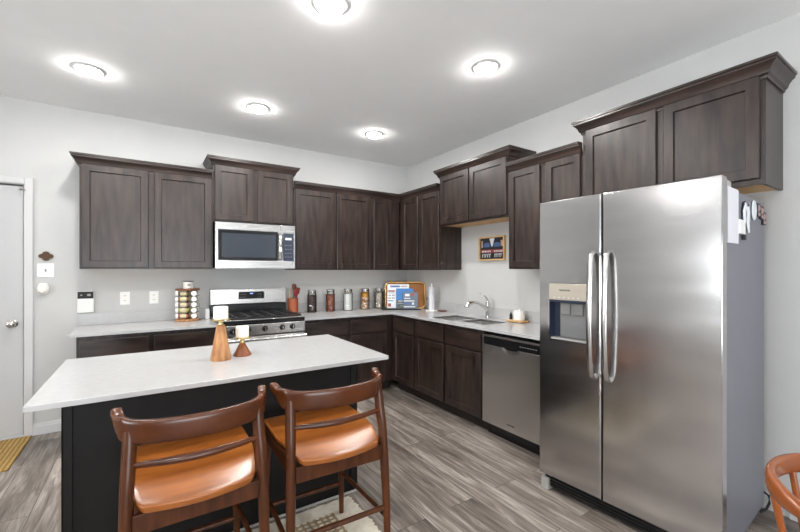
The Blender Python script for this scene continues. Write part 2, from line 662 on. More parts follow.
w.box(XL, -1.5, YF - .12, YF, 0, ZC).box(1.7, XR, YF - .12, YF, 0, ZC).box(-1.5, 1.7, YF - .12, YF, 2.3, ZC)
w.build('wall_front', 'wall')['kind'] = 'structure'
wr = MB().box(-1.5, 1.7, YF - .1, YF - .03, 2.23, 2.3).box(-1.5, 1.7, YF - .1, YF - .03, 0, .08).box(-1.5, -1.43, YF - .1, YF - .03, .08, 2.23)
wr.box(1.63, 1.7, YF - .1, YF - .03, .08, 2.23).box(.06, .14, YF - .1, YF - .03, .08, 2.23)
wf = tag(wr.build('window_1', 'trim'), kind='structure')
MB().box(-1.43, 1.63, YF - .07, YF - .064, .08, 2.23).build('pane', 'winglass', wf)
wr = MB().box(XL - .09, XL - .03, -.3, 1.5, .9, .96).box(XL - .09, XL - .03, -.3, 1.5, 2.14, 2.2).box(XL - .09, XL - .03, -.3, -.24, .96, 2.14)
wr.box(XL - .09, XL - .03, 1.44, 1.5, .96, 2.14).box(XL - .09, XL - .03, .57, .63, .96, 2.14)
wf = tag(wr.build('window_2', 'trim'), kind='structure')
MB().box(XL - .065, XL - .06, -.24, 1.44, .96, 2.14).build('pane', 'winglass', wf)


def baseboard(name, path):
    pr = [(0, 0), (.014, 0), (.014, .068), (.009, .078), (.009, .088), (.005, .096), (0, .096)]
    MB().crown(path, pr).build(name, 'trim')['kind'] = 'structure'


baseboard('baseboard_back', [(-.80, YB), (-.43, YB)][::-1] if False else [(-.80, YB), (-.44, YB)])
baseboard('baseboard_right', [(XR, .60), (XR, YF + .01)])
baseboard('baseboard_left', [(XL, YF + .01), (XL, YB - .01)])

# entry door, casing
d = MB()
d.panel(DX0 + .012, DX1 - .008, .02, DZ - .012, YB + .02, YB + .06, 0, .006, hole=(DX0 + .14, DX1 - .15, 1.02, 1.92))
door = tag(d.build('door_1', 'door'), kind='structure')
k = MB().lathe([(.033, 0), (.033, .006), (.026, .010), (.012, .014), (.011, .034), (.022, .040), (.030, .052), (.031, .064), (.026, .074), (.014, .080), (0, .081)], 28,
               mtx=Matrix.Translation((-.925, YB + .02, .945)) @ Matrix.Rotation(R(90), 4, 'X'))
k.build('door_knob', 'satin', door, True)
c = MB()
c.box(DX1 + .006, DX1 + .058, YB - .018, YB, 0, DZ + .058, .004).box(DX0 - .058, DX0 - .006, YB - .018, YB, 0, DZ + .058, .004)
c.box(DX0 - .006, DX1 + .006, YB - .0178, YB, DZ + .006, DZ + .058, .004)
c.box(DX1, DX1 + .006, YB - .008, YB, 0, DZ).box(DX0 - .006, DX0, YB - .008, YB, 0, DZ)
c.box(DX0, DX1, YB - .004, YB + .03, -.0, .018)
c.build('trim_1', 'trim')['kind'] = 'structure'
g = MB().box(-.875, -.838, YB - .030, YB - .019, 2.045, 2.052, .001).box(-.863, -.857, YB - .030, YB - .019, 2.040, 2.075, .001).box(-.885, -.879, YB - .012, YB + .021, 2.045, 2.075)
g.box(-.885, -.857, YB - .03, YB - .018, 2.045, 2.050)
tag(g.build('door_guard', 'satin'), 'small metal swing-bar guard at the top corner of the white entry door', 'door guard')

# ------------------------------------------------------------------ downlights
LT = [(.814, 1.914), (-.343, 3.476), (.806, 3.476), (1.969, 3.485), (1.972, 1.913)]
LTL = ['round recessed ceiling light at the top edge, above the island', 'round recessed ceiling light farthest left, over the left counter',
       'round recessed ceiling light in front of the microwave cabinets', 'round recessed ceiling light nearest the room corner',
       'round recessed ceiling light farthest right, over the floor by the sink']


def downlight(x, y, label):
    t = thing('recessed_ceiling_light', label, 'ceiling light', (x, y, ZC), 0, 'recessed ceiling lights')
    MB().lathe([(.070, -.002), (.094, -.0), (.096, -.004), (.090, -.009), (.072, -.011), (.070, -.002)], 40, caps=False).build('trim_ring', 'trim', t, True)
    MB().lathe([(0, -.004), (.070, -.004), (.070, -.014), (.066, -.024), (.052, -.032), (.028, -.036), (0, -.037)], 40).build('diffuser', 'lampglow', t, True)
    a = area('lamp', (0, 0, -.042), (0, 0, 0), .14, .14, LAMP_W, (1, .985, .965), 'DISK')
    a.parent = t
    return t


for (x, y), lb in zip(LT, LTL):
    downlight(x, y, lb)
# same fittings around the viewer, unseen; the last added to light the left wall
for i, (x, y) in enumerate([(-.343, 1.914), (-.343, .35), (.81, -1.2), (-1.9, -1.2), (-3.4, .3), (-3.4, 2.2)]):
    downlight(x, y, ['round recessed ceiling light above the left end of the island', 'round recessed ceiling light left of the viewer',
                     'round recessed ceiling light behind the viewer',
                     'round recessed ceiling light behind and left of the viewer',
                     'round recessed ceiling light near the left wall window', 'unseen ceiling light added in the far left corner to brighten the wall'][i])

# ------------------------------------------------------------------ cabinets
# local frame: x left to right seen from the front, back at y = 0, front towards -y
CROWN = [(a * .86, z) for a, z in [(0, -.03), (.010, -.03), (.012, -.018), (.024, -.008), (.030, .010), (.044, .028), (.058, .038), (.058, .050), (.066, .052), (.066, .066), (0, .066)]]


def crown_part(parent, path, ztop, name='crown_molding'):
    MB().crown(path, [(a, z + ztop) for a, z in CROWN]).build(name, 'cabh', parent, True, ang=25)


def shaker(parent, x0, x1, z0, z1, yf, name='door', rail=.056, th=.02, m='cab'):
    return MB().panel(x0, x1, z0, z1, yf - th, yf - .003, rail, .012, .004, .004).build(name, m, parent)


def wall_cab(label, loc, rz, w_, dep, z0, z1, doors, under='rawwood', group='upper kitchen cabinets', side_bottom=True):
    t = thing('wall_cabinet', label, 'cabinet', loc, rz, group)
    b = MB().box(0, w_, -dep, 0, z0 + .016, z1)
    b.box(0, w_, -dep, -dep + .02, z0, z0 + .016).box(0, .018, -dep + .02, 0, z0, z0 + .016).box(w_ - .018, w_, -dep + .02, 0, z0, z0 + .016)
    b.build('body', 'cab', t)
    MB().box(.018, w_ - .018, -dep + .02, -.002, z0 + .006, z0 + .0159).build('underside', under, t)
    for (a, c_, e, f_) in doors:
        shaker(t, a, c_, e, f_, -dep)
    return t


DU = .31      # box depth, door adds .02
# left upper, two doors
t = wall_cab('long dark upper cabinet with two doors left of the microwave', (-.464, YB, 0), 0, .990, DU, 1.395, 2.275,
             [(.012, .475, 1.407, 2.262), (.515, .978, 1.407, 2.262)])
crown_part(t, [(0, -.001), (0, -DU), (.984, -DU)], 2.272)
# above the microwave
t = wall_cab('short dark upper cabinet with two small doors above the microwave', (.530, YB, 0), 0, .780, DU, 1.855, 2.415,
             [(.012, .365, 1.872, 2.402), (.41, .766, 1.872, 2.402)])
crown_part(t, [(0, -.001), (0, -DU), (.780, -DU), (.780, -.001)], 2.412)
# back wall run right of the microwave
t = wall_cab('dark upper cabinet with two doors right of the microwave', (1.314, YB, 0), 0, .946, DU, 1.39, 2.275,
             [(.018, .480, 1.402, 2.262), (.500, .925, 1.402, 2.262)])
crown_part(t, [(0, -DU), (.946, -DU)], 2.272)
t = wall_cab('narrow dark upper cabinet with one door in the back wall corner', (2.262, YB, 0), 0, .405, DU, 1.39, 2.275,
             [(.030, .275, 1.402, 2.262)])
crown_part(t, [(0, -DU), (.405, -DU)], 2.272)
# right wall, corner unit
RZ = R(-90)
t = wall_cab('dark upper cabinet with two narrow doors on the right wall, in the corner', (XR, YB - .002, 0), RZ, 1.10, DU, 1.39, 2.275,
             [(.365, .695, 1.402, 2.262), (.722, 1.088, 1.402, 2.262)])
crown_part(t, [(.33, -DU), (1.094, -DU)], 2.272)
# above the sink
t = wall_cab('short dark upper cabinet with two doors and pale underside above the sink', (XR, 3.288, 0), RZ, .957, DU, 1.865, 2.415,
             [(.012, .452, 1.882, 2.402), (.470, .940, 1.882, 2.402)])
crown_part(t, [(0, -.001), (0, -DU), (.957, -DU), (.957, -.001)], 2.412)
# tall one left of the fridge
t = wall_cab('dark upper cabinet with two doors between sink cabinet and refrigerator cabinet', (XR, 2.329, 0), RZ, .692, DU, 1.395, 2.265,
             [(.012, .330, 1.407, 2.252), (.385, .680, 1.407, 2.252)])
crown_part(t, [(0, -DU), (.690, -DU)], 2.262)
# over the fridge
t = wall_cab('large dark upper cabinet with two wide doors above the refrigerator', (XR, 1.635, 0), RZ, 1.006, DU, 1.835, 2.415,
             [(.030, .495, 1.865, 2.402), (.535, .985, 1.865, 2.402)])
crown_part(t, [(0, -.001), (0, -DU), (1.006, -DU), (1.006, -.001)], 2.412)

# base cabinets
CT = .900


def base_cab(label, loc, rz, w_, doors, drawers, dep=.58, group='lower kitchen cabinets'):
    t = thing('base_cabinet', label, 'cabinet', loc, rz, group)
    b = MB().box(0, w_, -dep, -dep + .02, .105, .877).box(0, .018, -dep + .02, -.002, .105, .877).box(w_ - .018, w_, -dep + .02, -.002, .105, .877)
    b.box(.018, w_ - .018, -dep + .02, -.002, .105, .123).box(.018, w_ - .018, -.012, -.002, .123, .877)
    b.build('body', 'cab', t)
    MB().box(0.001, w_ - .001, -dep + .07, -.01, 0, .104).build('toe_kick', 'kick', t)
    for (a, b, c_, e) in doors:
        shaker(t, a, b, c_, e, -dep)
    for (a, b, c_, e) in drawers:
        MB().box(a, b, -dep - .02, -dep, c_, e, .003).build('drawer', 'cabh', t)
    return t


DR = (.690, .842)
DO = (.118, .672)
base_cab('dark base cabinet with two drawers left of the range', (-.452, YB, 0), 0, .976, [(.02, .465) + DO, (.50, .956) + DO], [(.02, .465) + DR, (.50, .956) + DR])
base_cab('dark base cabinet with one drawer beside the right of the range', (1.318, YB, 0), 0, .520, [(.015, .505) + DO], [(.015, .505) + DR])
base_cab('dark corner base cabinet with one drawer under the glass jars', (1.840, YB, 0), 0, .560, [(.015, .475) + DO], [(.015, .475) + DR])
base_cab('narrow dark base cabinet with drawer, in the corner on the sink side', (XR, 3.808, 0), RZ, .455, [(.035, .435) + DO], [(.035, .435) + DR], .60)
base_cab('wide dark sink base cabinet with two doors beside the dishwasher', (XR, 3.351, 0), RZ, .995,
         [(.018, .480) + DO, (.515, .980) + DO], [(.018, .480) + DR, (.515, .980) + DR], .60)
base_cab('slim dark base cabinet hidden between dishwasher and refrigerator', (XR, 1.730, 0), RZ, .10, [], [], .60)

# ------------------------------------------------------------------ worktops
CB = CT - .022


def slab(t, name, boxes, m='quartz'):
    b = MB()
    for x0, x1, y0, y1 in boxes:
        b.box(x0, x1, y0, y1, CB, CT)
    return b.build(name, m, t)


t = thing('countertop', 'white quartz countertop left of the range under the spice carousel', 'countertop', (0, 0, 0))
slab(t, 'worktop', [(-.498, .528, 3.765, YB - .002)])
MB().box(-.498, .528, YB - .021, YB - .002, CT, 1.0).build('backsplash', 'quartz', t)
t = thing('countertop', 'white quartz corner countertop holding the sink and the glass jars', 'countertop', (0, 0, 0))
BX = [(2.45, 2.80, 2.815, 3.16), (2.50, 2.80, 2.445, 2.775)]     # the two bowls
slab(t, 'worktop', [(1.312, 2.362, 3.765, YB - .002), (2.362, 2.998, 3.16, YB - .002), (2.362, 2.45, 1.635, 3.16), (2.80, 2.998, 1.635, 3.16),
                    (2.45, 2.80, 2.775, 2.815), (2.45, 2.50, 2.445, 2.775), (2.45, 2.80, 1.635, 2.445)])
MB().box(1.312, 2.977, YB - .021, YB - .002, CT, 1.0).box(XR - .021, XR - .002, 1.635, YB - .002, CT, 1.0).build('backsplash', 'quartz', t)

s_ = thing('kitchen_sink', 'stainless steel undermount sink with two bowls', 'sink', (2.62, 2.8, CT))
for (x0, x1, y0, y1) in BX:
    b = MB()
    ox, oy = 2.62, 2.8
    X0, X1, Y0, Y1 = x0 - ox, x1 - ox, y0 - oy, y1 - oy
    zt, zb, th = -.023, -.20, .003
    b.box(X0, X1, Y0, Y1, zb - th, zb).box(X0 - th, X0, Y0 - th, Y1 + th, zb - th, zt).box(X1, X1 + th, Y0 - th, Y1 + th, zb - th, zt)
    b.box(X0, X1, Y0 - th, Y0, zb, zt).box(X0, X1, Y1, Y1 + th, zb, zt)
    bw = b.build('bowl', 'sinksteel', s_)
    MB().lathe([(0, zb + .001), (.036, zb + .001), (.042, zb + .003), (.036, zb + .006), (.03, zb + .003), (0, zb + .003)], 24, ((X0 + X1) / 2, (Y0 + Y1) / 2, 0)).build('drain', 'chrome', bw, True)
    MB().box(X0 - .0, X1, Y0, Y0 + .0025, zt, zt + .021).box(X0, X1, Y1 - .0025, Y1, zt, zt + .021).box(X0, X0 + .0025, Y0, Y1, zt, zt + .021).box(X1 - .0025, X1, Y0, Y1, zt, zt + .021).build('rim', 'steelh', bw)

f = thing('kitchen_faucet', 'chrome pull-out kitchen faucet with lever behind the sink', 'faucet', (2.89, 2.775, CT))
MB().lathe([(.034, 0), (.034, .006), (.026, .012), (.024, .03), (.025, .10), (.027, .13), (.025, .15), (.016, .162), (0, .166)], 28).build('body', 'chrome', f, True)
sp = [(-.005, 0, .07), (-.03, .006, .105), (-.065, .014, .135), (-.11, .024, .155), (-.16, .036, .162), (-.20, .046, .155), (-.226, .052, .138)]
MB().tube(sp, [.018, .018, .017, .017, .019, .022, .021], 16).build('spout', 'chrome', f, True)
MB().tube([(-.200, .046, .160), (-.222, .051, .148), (-.238, .055, .125), (-.240, .056, .112)], [.020, .024, .023, .018], 16).build('spray_head', 'chrome', f, True)
MB().tube([(.002, 0, .155), (.000, .004, .185), (-.012, .018, .215), (-.03, .045, .24), (-.045, .075, .252)], [(.013, .012), (.012, .009), (.010, .007), (.008, .005), (.005, .003)], 12).build('lever', 'chrome', f, True)

# ------------------------------------------------------------------ dishwasher
t = thing('dishwasher', 'stainless steel dishwasher under the counter beside the refrigerator', 'dishwasher', (XR, 2.353, 0), RZ)
W = .618
MB().box(.004, W - .004, -.585, -.01, .10, .850).build('body', 'black', t)
d = MB()
d.box(.004, W - .004, -.622, -.586, .112, .765, .004).box(.004, .022, -.622, -.586, .766, .846, .002).box(.022, W - .022, -.622, -.586, .832, .846, .002)
d.box(W - .022, W - .004, -.622, -.586, .766, .846, .002)
dd = d.build('door', 'steelv', t)
cp = MB().box(.022, W - .022, -.621, -.587, .768, .832, .002).build('control_panel', 'black', t)
for i in range(7):
    MB().box(.40 + i * .024, .406 + i * .024, -.6222, -.621, .797, .801).build('button', 'whiteink', cp)
# pocket handle
arc = [(.222, .766)] + [(.31 + .088 * math.cos(a), .766 - .040 * math.sin(a)) for a in [PI - PI * i / 12 for i in range(13)]] + [(.398, .766)]
arc = [(.31 + .088 * math.cos(a), .767 - .042 * abs(math.sin(a)) ** .7) for a in [PI - PI * i / 14 for i in range(15)]]
MX = Matrix.Translation((0, -.6225, 0)) @ Matrix.Rotation(R(90), 4, 'X')
hp = MB().prism(arc, -.0005, .0012, MX).build('pocket_handle', 'chrome', dd)
arc2 = [(.315 + .066 * math.cos(a), .768 - .016 * abs(math.sin(a)) ** .7) for a in [PI - PI * i / 14 for i in range(15)]]
MB().prism(arc2, .0013, .0018, MX).build('pocket', 'black', dd)
MB().box(.004, W - .004, -.55, -.54, .0, .108).build('kick_plate', 'black', t)
text('logo', 'FRIGIDAIRE', .014, 'blackink', dd, (.31, -.6224, .165))

# ------------------------------------------------------------------ range
RX = .533
t = thing('gas_range', 'stainless steel gas range between the base cabinets', 'range', (RX, YB, 0))
W = .772
MB().box(0, W, -.66, -.03, .02, .889).build('body', 'fridge_side', t)
MB().box(0.02, .06, -.60, -.56, 0, .02).box(W - .06, W - .02, -.60, -.56, 0, .02).box(.02, .06, -.12, -.08, 0, .02).box(W - .06, W - .02, -.12, -.08, 0, .02).build('feet', 'black', t)
ct = MB().box(0, W, -.690, -.07, .891, .925, .006).box(.03, W - .03, -.66, -.09, .925, .928).build('cooktop', 'black', t)
gr = MB()
for gx0, gx1 in ((.03, .27), (.275, .497), (.502, W - .03)):
    for yy in (-.665, -.10):
        gr.box(gx0, gx1, yy, yy + .014, .938, .952, .003)
    for xx in (gx0, gx1 - .014):
        gr.box(xx, xx + .014, -.665, -.086, .938, .952, .003)
    for q in range(1, 4):
        yy = -.665 + q * .1445
        gr.box(gx0, gx1, yy, yy + .010, .942, .954, .002)
    xm = (gx0 + gx1) / 2
    gr.box(xm - .006, xm + .006, -.665, -.09, .942, .954, .002)
    for xx in (gx0 + .004, gx1 - .016):
        for yy in (-.66, -.102):
            gr.box(xx, xx + .012, yy, yy + .012, .9275, .94)
gr.build('grate', 'iron', ct)
for bx, by, br in ((.15, -.53, .05), (.15, -.22, .042), (W / 2, -.375, .036), (W - .15, -.53, .046), (W - .15, -.22, .04)):
    MB().lathe([(br, .928), (br, .934), (br * .75, .938), (0, .939)], 24, (bx, by, 0)).build('burner', 'iron', ct, True)
MB().box(0, W, -.693, -.66, .889, .905, .004).build('vent_trim', 'blackgloss', t)
# tilted control panel
cp = MB().box(0, W, -.700, -.6605, .786, .888, .006).build('control_panel', 'steelh', t)
MB().box(0, W, -.702, -.6905, .9275, .9365, .002).build('front_trim', 'steelh', t)
for kx, in [(.105,), (.235,), (.385,), (.545,), (.645,)]:
    mt = Matrix.Translation((kx, -.700, .842)) @ Matrix.Rotation(R(90), 4, 'X')
    kb = MB().lathe([(.026, 0), (.026, .006), (.021, .008), (.019, .026), (.016, .030), (0, .030)], 24, mtx=mt).build('knob', 'black', cp, True)
    MB().box(kx - .004, kx + .004, -.733, -.7305, .826, .858, .001).build('pointer', 'steelh', kb)
od = MB().box(.006, W - .006, -.705, -.661, .215, .778, .008).build('oven_door', 'steelh', t)
MB().box(.12, W - .12, -.7066, -.7052, .33, .62).build('window', 'blackgloss', od)
hb = MB().cyl((.012, -.748, .753), (W - .012, -.748, .753), .018)
hb.cyl((.04, -.748, .753), (.04, -.704, .753), .009).cyl((W - .04, -.748, .753), (W - .04, -.704, .753), .009)
hb.build('handle', 'steelh', od, True)
MB().box(.006, W - .006, -.705, -.661, .055, .205, .006).build('drawer', 'steelh', t)
bg = MB().box(0, W, -.068, -.004, .8895, 1.03, .003).build('backguard', 'black', t)
bs = MB().box(.0, W, -.080, -.004, 1.031, 1.190, .006).build('control_backguard', 'steelh', t)
MB().box(.27, .53, -.0818, -.0802, 1.082, 1.158, .0005).build('display', 'blackgloss', bs)
MB().box(.385, .415, -.0826, -.0819, 1.134, 1.143).build('clock', 'blueled', bs)
for i in range(10):
    xx = .285 + (i % 5) * .022 + (0 if i % 5 < 3 else .115)
    zz = 1.098 + (i // 5) * .03
    MB().box(xx, xx + .010, -.0824, -.0819, zz, zz + .004).build('button', 'greyplastic', bs)

# ------------------------------------------------------------------ microwave
t = thing('microwave', 'stainless steel over-the-range microwave with dark window', 'microwave', (.536, YB, 0))
W = .766
MB().box(.002, W - .002, -.375, -.004, 1.408, 1.853).build('body', 'black', t)
d = MB().panel(0, .615, 1.402, 1.848, -.402, -.3755, 0, .004, .002, .003, hole=(.022, .588, 1.478, 1.780)).build('door', 'steelh', t)
MB().panel(.026, .584, 1.482, 1.776, -.4005, -.3982, 0, .0012, .002, .001, hole=(.052, .566, 1.508, 1.748)).build('window_frame', 'blackgloss', d)
MB().box(.056, .562, -.4003, -.3993, 1.512, 1.744).build('window', 'mwglass', d)
p = MB().box(.617, W, -.402, -.3755, 1.402, 1.848, .003).build('control_panel', 'steelh', t)
k = MB().box(.640, W - .018, -.4036, -.4022, 1.482, 1.768, .001).build('keypad', 'navy', p)
MB().box(.660, .725, -.4046, -.4037, 1.698, 1.722).build('display', 'whiteink', p)
for i in range(12):
    xx = .658 + (i % 3) * .028
    zz = 1.52 + (i // 3) * .04
    MB().box(xx, xx + .012, -.4043, -.4037, zz, zz + .006).build('button', 'greyplastic', p)
hh = MB().tube([(.605, -.404, 1.758), (.605, -.435, 1.750), (.605, -.448, 1.70), (.605, -.450, 1.63), (.605, -.448, 1.56), (.605, -.435, 1.505), (.605, -.404, 1.495)], [(.020, .010)] * 7, 14, up=Vector((0, 1, 0)))
hh.build('handle', 'chrome', d, True)
text('logo', 'FRIGIDAIRE', .020, 'greyplastic', d, (.335, -.4026, 1.814))

# ------------------------------------------------------------------ refrigerator
t = thing('refrigerator', 'tall stainless steel side-by-side refrigerator with ice dispenser', 'refrigerator', (2.088, 1.563, 0), math.atan2(-.9986, .0532))
W = .921
MB().box(.006, W - .006, .078, .79, .055, 1.765, .004).build('body', 'fridge_side', t)
fz = MB().panel(0, .386, .104, 1.81, 0, .070, 0, .060, .0005, .006, hole=(.069, .312, .958, 1.304)).build('freezer_door', 'fsteel', t)
fd = MB().box(.396, W, 0, .070, .104, 1.81, .006, 3).build('refrigerator_door', 'fsteel', t)
MB().box(.003, .389, .0705, .0775, .112, 1.80).box(.399, W - .003, .0705, .0775, .112, 1.80).build('door_gasket', 'greyplastic', t)
# dispenser
di = MB().box(.071, .310, -.003, .03, 1.203, 1.302, .002).build('dispenser_panel', 'beige', fz)
text('logo', 'FRIGIDAIRE', .014, 'blackink', fz, (.175, -.0036, 1.262))
for i in range(6):
    MB().box(.105 + i * .03, .113 + i * .03, -.0036, -.0031, 1.216, 1.221).build('button', 'whiteink', fz)
nv = MB().box(.071, .0725, .0, .058, .962, 1.202).box(.071, .310, .056, .0585, .962, 1.202).box(.071, .310, .001, .055, 1.190, 1.202).build('dispenser_well', 'navy', fz)
MB().box(.069, .312, -.004, .0, .952, .960).box(.069, .073, -.004, 0, .96, 1.304).box(.308, .312, -.004, 0, .96, 1.304).build('dispenser_rim', 'chrome', fz)
MB().box(.135, .195, .02, .028, 1.115, 1.185, .003, mtx=None).box(.215, .275, .02, .028, 1.115, 1.185, .003).build('paddle', 'clearpl', fz)
MB().box(.125, .300, .030, .045, .975, 1.185, .004).build('ice_chute', 'clearpl', fz)
MB().box(.078, .305, .003, .055, .961, .972, .002).build('drip_tray', 'greyplastic', fz)


def fr_handle(x, par):
    zs = [.775, .79, .84, .93, 1.05, 1.13, 1.21, 1.33, 1.42, 1.47, 1.485]
    ys = [.0, -.028, -.044, -.053, -.060, -.061, -.060, -.053, -.044, -.028, .0]
    MB().tube([(x, y, z) for y, z in zip(ys, zs)], [(.015, .010)] * 11, 16, up=Vector((0, 1, 0))).build('handle', 'steelv', par, True)


fr_handle(.350, fz)
fr_handle(.432, fd)
for hx in (.003, W - .050):
    MB().box(hx, hx + .047, .072, .15, 1.7655, 1.800, .006).build('hinge_cover', 'greyplastic', t)
gk = MB().box(.02, W - .02, .035, .077, .022, .094, .003)
for i in range(3):
    gk.box(.03, W - .03, .030, .036, .034 + i * .018, .042 + i * .018)
gk.build('kick_grille', 'black', t)
for hx in (.004, W - .055):
    MB().box(hx, hx + .051, .012, .085, .0, .075, .006).build('foot_cover', 'greyplastic', t)
for hx in (.06, W - .06):
    MB().cyl((hx, .7, 0), (hx, .7, .055), .02).build('roller', 'black', t)
# cord loop behind the fridge
tag(MB().tube([(2.90, .712, .115), (2.925, .690, .125), (2.945, .676, .105), (2.948, .674, .065), (2.935, .684, .03), (2.905, .705, .012)], .006, 8).build('power_cord', 'rubber', None, True),
    'black power cord looping out behind the refrigerator at the baseboard', 'cord')


# things stuck on the fridge's grey side: local frame of the side panel
def side(sx, z, out=0.0):
    """point on the side plane: sx metres back from the door front"""
    u = Vector((.0532, -.9986)); v = Vector((.9986, .0532))
    q = Vector((2.088, 1.563)) + u * (W - .006 + out) + v * sx
    return (q.x, q.y, z)


SR = math.atan2(.0532, .9986)
o = MB().box(-.085, .085, -.005, 0, -.130, .130, .002).build('paper', 'paper', None, loc=side(.172, 1.640, .0005), rot=(0, 0, SR))
tag(o, 'tall white notepad stuck on the refrigerator side', 'notepad')
k = thing('shell_magnet', 'white curved magnet on the refrigerator side beside the notepad', 'magnet', side(.39, 1.65, .001), SR)
MB().tube([(-.045, -.008, -.03), (-.052, -.008, .02), (-.03, -.008, .055), (.005, -.008, .055), (.022, -.008, .02), (.012, -.008, -.03), (.03, -.008, -.075)], [(.006, .016), (.006, .022), (.006, .02), (.006, .02), (.006, .022), (.006, .022), (.005, .008)], 12, up=Vector((1, 0, 0))).build('magnet_face', 'bookwhite', k, True)
MB().tube([(-.058, -.003, -.045), (-.068, -.003, .02), (-.045, -.003, .066), (-.02, -.003, .075)], .006, 8).build('magnet_edge', 'blackink', k, True)
k = thing('magnet_clip', 'small white magnetic clip under the curved magnet', 'clip', side(.300, 1.595, .001), SR)
MB().box(-.045, .045, -.012, -.0, -.035, .035, .003).build('clip_body', 'whitepl', k)
MB().box(.02, .045, -.016, -.001, -.062, -.036, .003).build('clip_jaw', 'blackink', k)
k = thing('oval_magnet', 'white oval magnet on the refrigerator side left of the dark photo magnets', 'magnet', side(.545, 1.70, .001), SR)
MB().lathe([(.038, 0), (.042, .003), (.038, .008), (0, .010)], 24, mtx=Matrix.Rotation(R(90), 4, 'X') @ Matrix.Scale(1.3, 4, (0, 1, 0))).build('magnet_face', 'bookwhite', k, True)
for i, (sx, z, nm) in enumerate([(.63, 1.708, 'square dark photo magnet beside the oval magnet'), (.70, 1.70, 'square dark photo magnet in the middle of the three'), (.752, 1.672, 'dark photo magnet nearest the wall on the refrigerator side')]):
    k = thing('photo_magnet', nm, 'magnet', side(sx, z, .001), SR, 'photo magnets on the refrigerator')
    MB().box(-.032, .032, -.008, 0, -.036, .036, .001).build('magnet_back', 'blackink', k)
    MB().box(-.022, .004, -.0095, -.0081, -.008, .026).box(-.018, .020, -.0095, -.0081, -.030, -.014).box(.009, .024, -.0095, -.0081, .002, .022).build('print', 'pinkink', k)

# ------------------------------------------------------------------ island
IZ = .898
t = thing('kitchen_island', 'dark kitchen island with a white quartz top', 'kitchen island', (0, 0, 0))
MB().box(-.368, 1.150, 1.868, 2.745, IZ - .022, IZ, .002).build('worktop', 'quartz', t)
b = MB().box(-.300, 1.100, 2.185, 2.690, 0, IZ - .0225)
b.build('body', 'island', t)
MB().box(-.308, -.270, 2.176, 2.1845, .0, IZ - .023, .002).box(-.308, -.3005, 2.176, 2.22, 0, IZ - .023, .002).build('corner_trim', 'island', t)
MB().box(1.062, 1.108, 2.176, 2.1845, .0, IZ - .023, .002).box(1.1005, 1.108, 2.176, 2.22, 0, IZ - .023, .002).build('corner_trim', 'island', t)
MB().prism([(0, 0), (.009, 0), (.008, .004), (.005, .008), (0, .010)], 0, 1.43, Matrix.Translation((-.315, 2.1755, 0)) @ Matrix(((0, 0, 1, 0), (-1, 0, 0, 0), (0, 1, 0, 0), (0, 0, 0, 1)))).build('shoe_molding', 'greyplastic', t, True)

# ------------------------------------------------------------------ counter stools


def curve_pts(keys, n):
    """Catmull-Rom through keys"""
    ks = [Vector(k) for k in keys]
    ks = [ks[0] * 2 - ks[1]] + ks + [ks[-1] * 2 - ks[-2]]
    out = []
    m_ = len(ks) - 3
    for i in range(m_):
        p0, p1, p2, p3 = ks[i:i + 4]
        for j in range(n):
            u = j / n
            out.append(.5 * ((2 * p1) + (-p0 + p2) * u + (2 * p0 - 5 * p1 + 4 * p2 - p3) * u * u + (-p0 + 3 * p1 - 3 * p2 + p3) * u ** 3))
    out.append(ks[-2])
    return out


def seat_mesh(w0, w1, yb, yf, z, th, drop=.0, dish=.012, nx=20, ny=20, bow=.03):
    """scooped seat: w0 half-width at rear, w1 at front"""
    t = bmesh.new()
    top, bot = [], []
    for j in range(ny + 1):
        v = j / ny
        row, rowb = [], []
        for i in range(nx + 1):
            u = i / nx * 2 - 1
            hw = w0 + (w1 - w0) * min(1, v * 2.2) ** .8
            # round the corners
            e = 1.0
            if v > .92:
                e = 1 - .06 * ((v - .92) / .08) ** 2
            if v < .05:
                e = 1 - .05 * ((.05 - v) / .05) ** 2
            x = u * hw * e
            y = yb + (yf - yb) * v - bow * (1 - u * u) * (1 - v) ** 2 + .012 * (1 - u * u) * v * v
            zz = z - dish * (1 - abs(u) ** 2.2) * (1 - (2 * v - 1) ** 4) - drop * max(0, 1 - v / .24) ** 1.08 - .012 * max(0, (v - .85) / .15) ** 2
            row.append(t.verts.new((x, y, zz)))
            edge = min(1 - abs(u), v, 1 - v)
            rowb.append(t.verts.new((x * .975, y + (.006 if v < .5 else -.006), zz - th)))
        top.append(row)
        bot.append(rowb)
    for j in range(ny):
        for i in range(nx):
            t.faces.new((top[j][i], top[j][i + 1], top[j + 1][i + 1], top[j + 1][i]))
            t.faces.new((bot[j][i], bot[j + 1][i], bot[j + 1][i + 1], bot[j][i + 1]))
    for j in range(ny):
        t.faces.new((top[j][0], top[j + 1][0], bot[j + 1][0], bot[j][0]))
        t.faces.new((top[j][nx], bot[j][nx], bot[j + 1][nx], top[j + 1][nx]))
    for i in range(nx):
        t.faces.new((top[0][i], bot[0][i], bot[0][i + 1], top[0][i + 1]))
        t.faces.new((top[ny][i], top[ny][i + 1], bot[ny][i + 1], bot[ny][i]))
    bmesh.ops.recalc_face_normals(t, faces=t.faces[:])
    es = [e for e in t.edges if len(e.link_faces) == 2 and e.calc_face_angle(0) > R(50)]
    bmesh.ops.bevel(t, geom=es, offset=.005, segments=3, profile=.5, affect='EDGES')
    m_ = MB()
    m_._merge(t)
    return m_


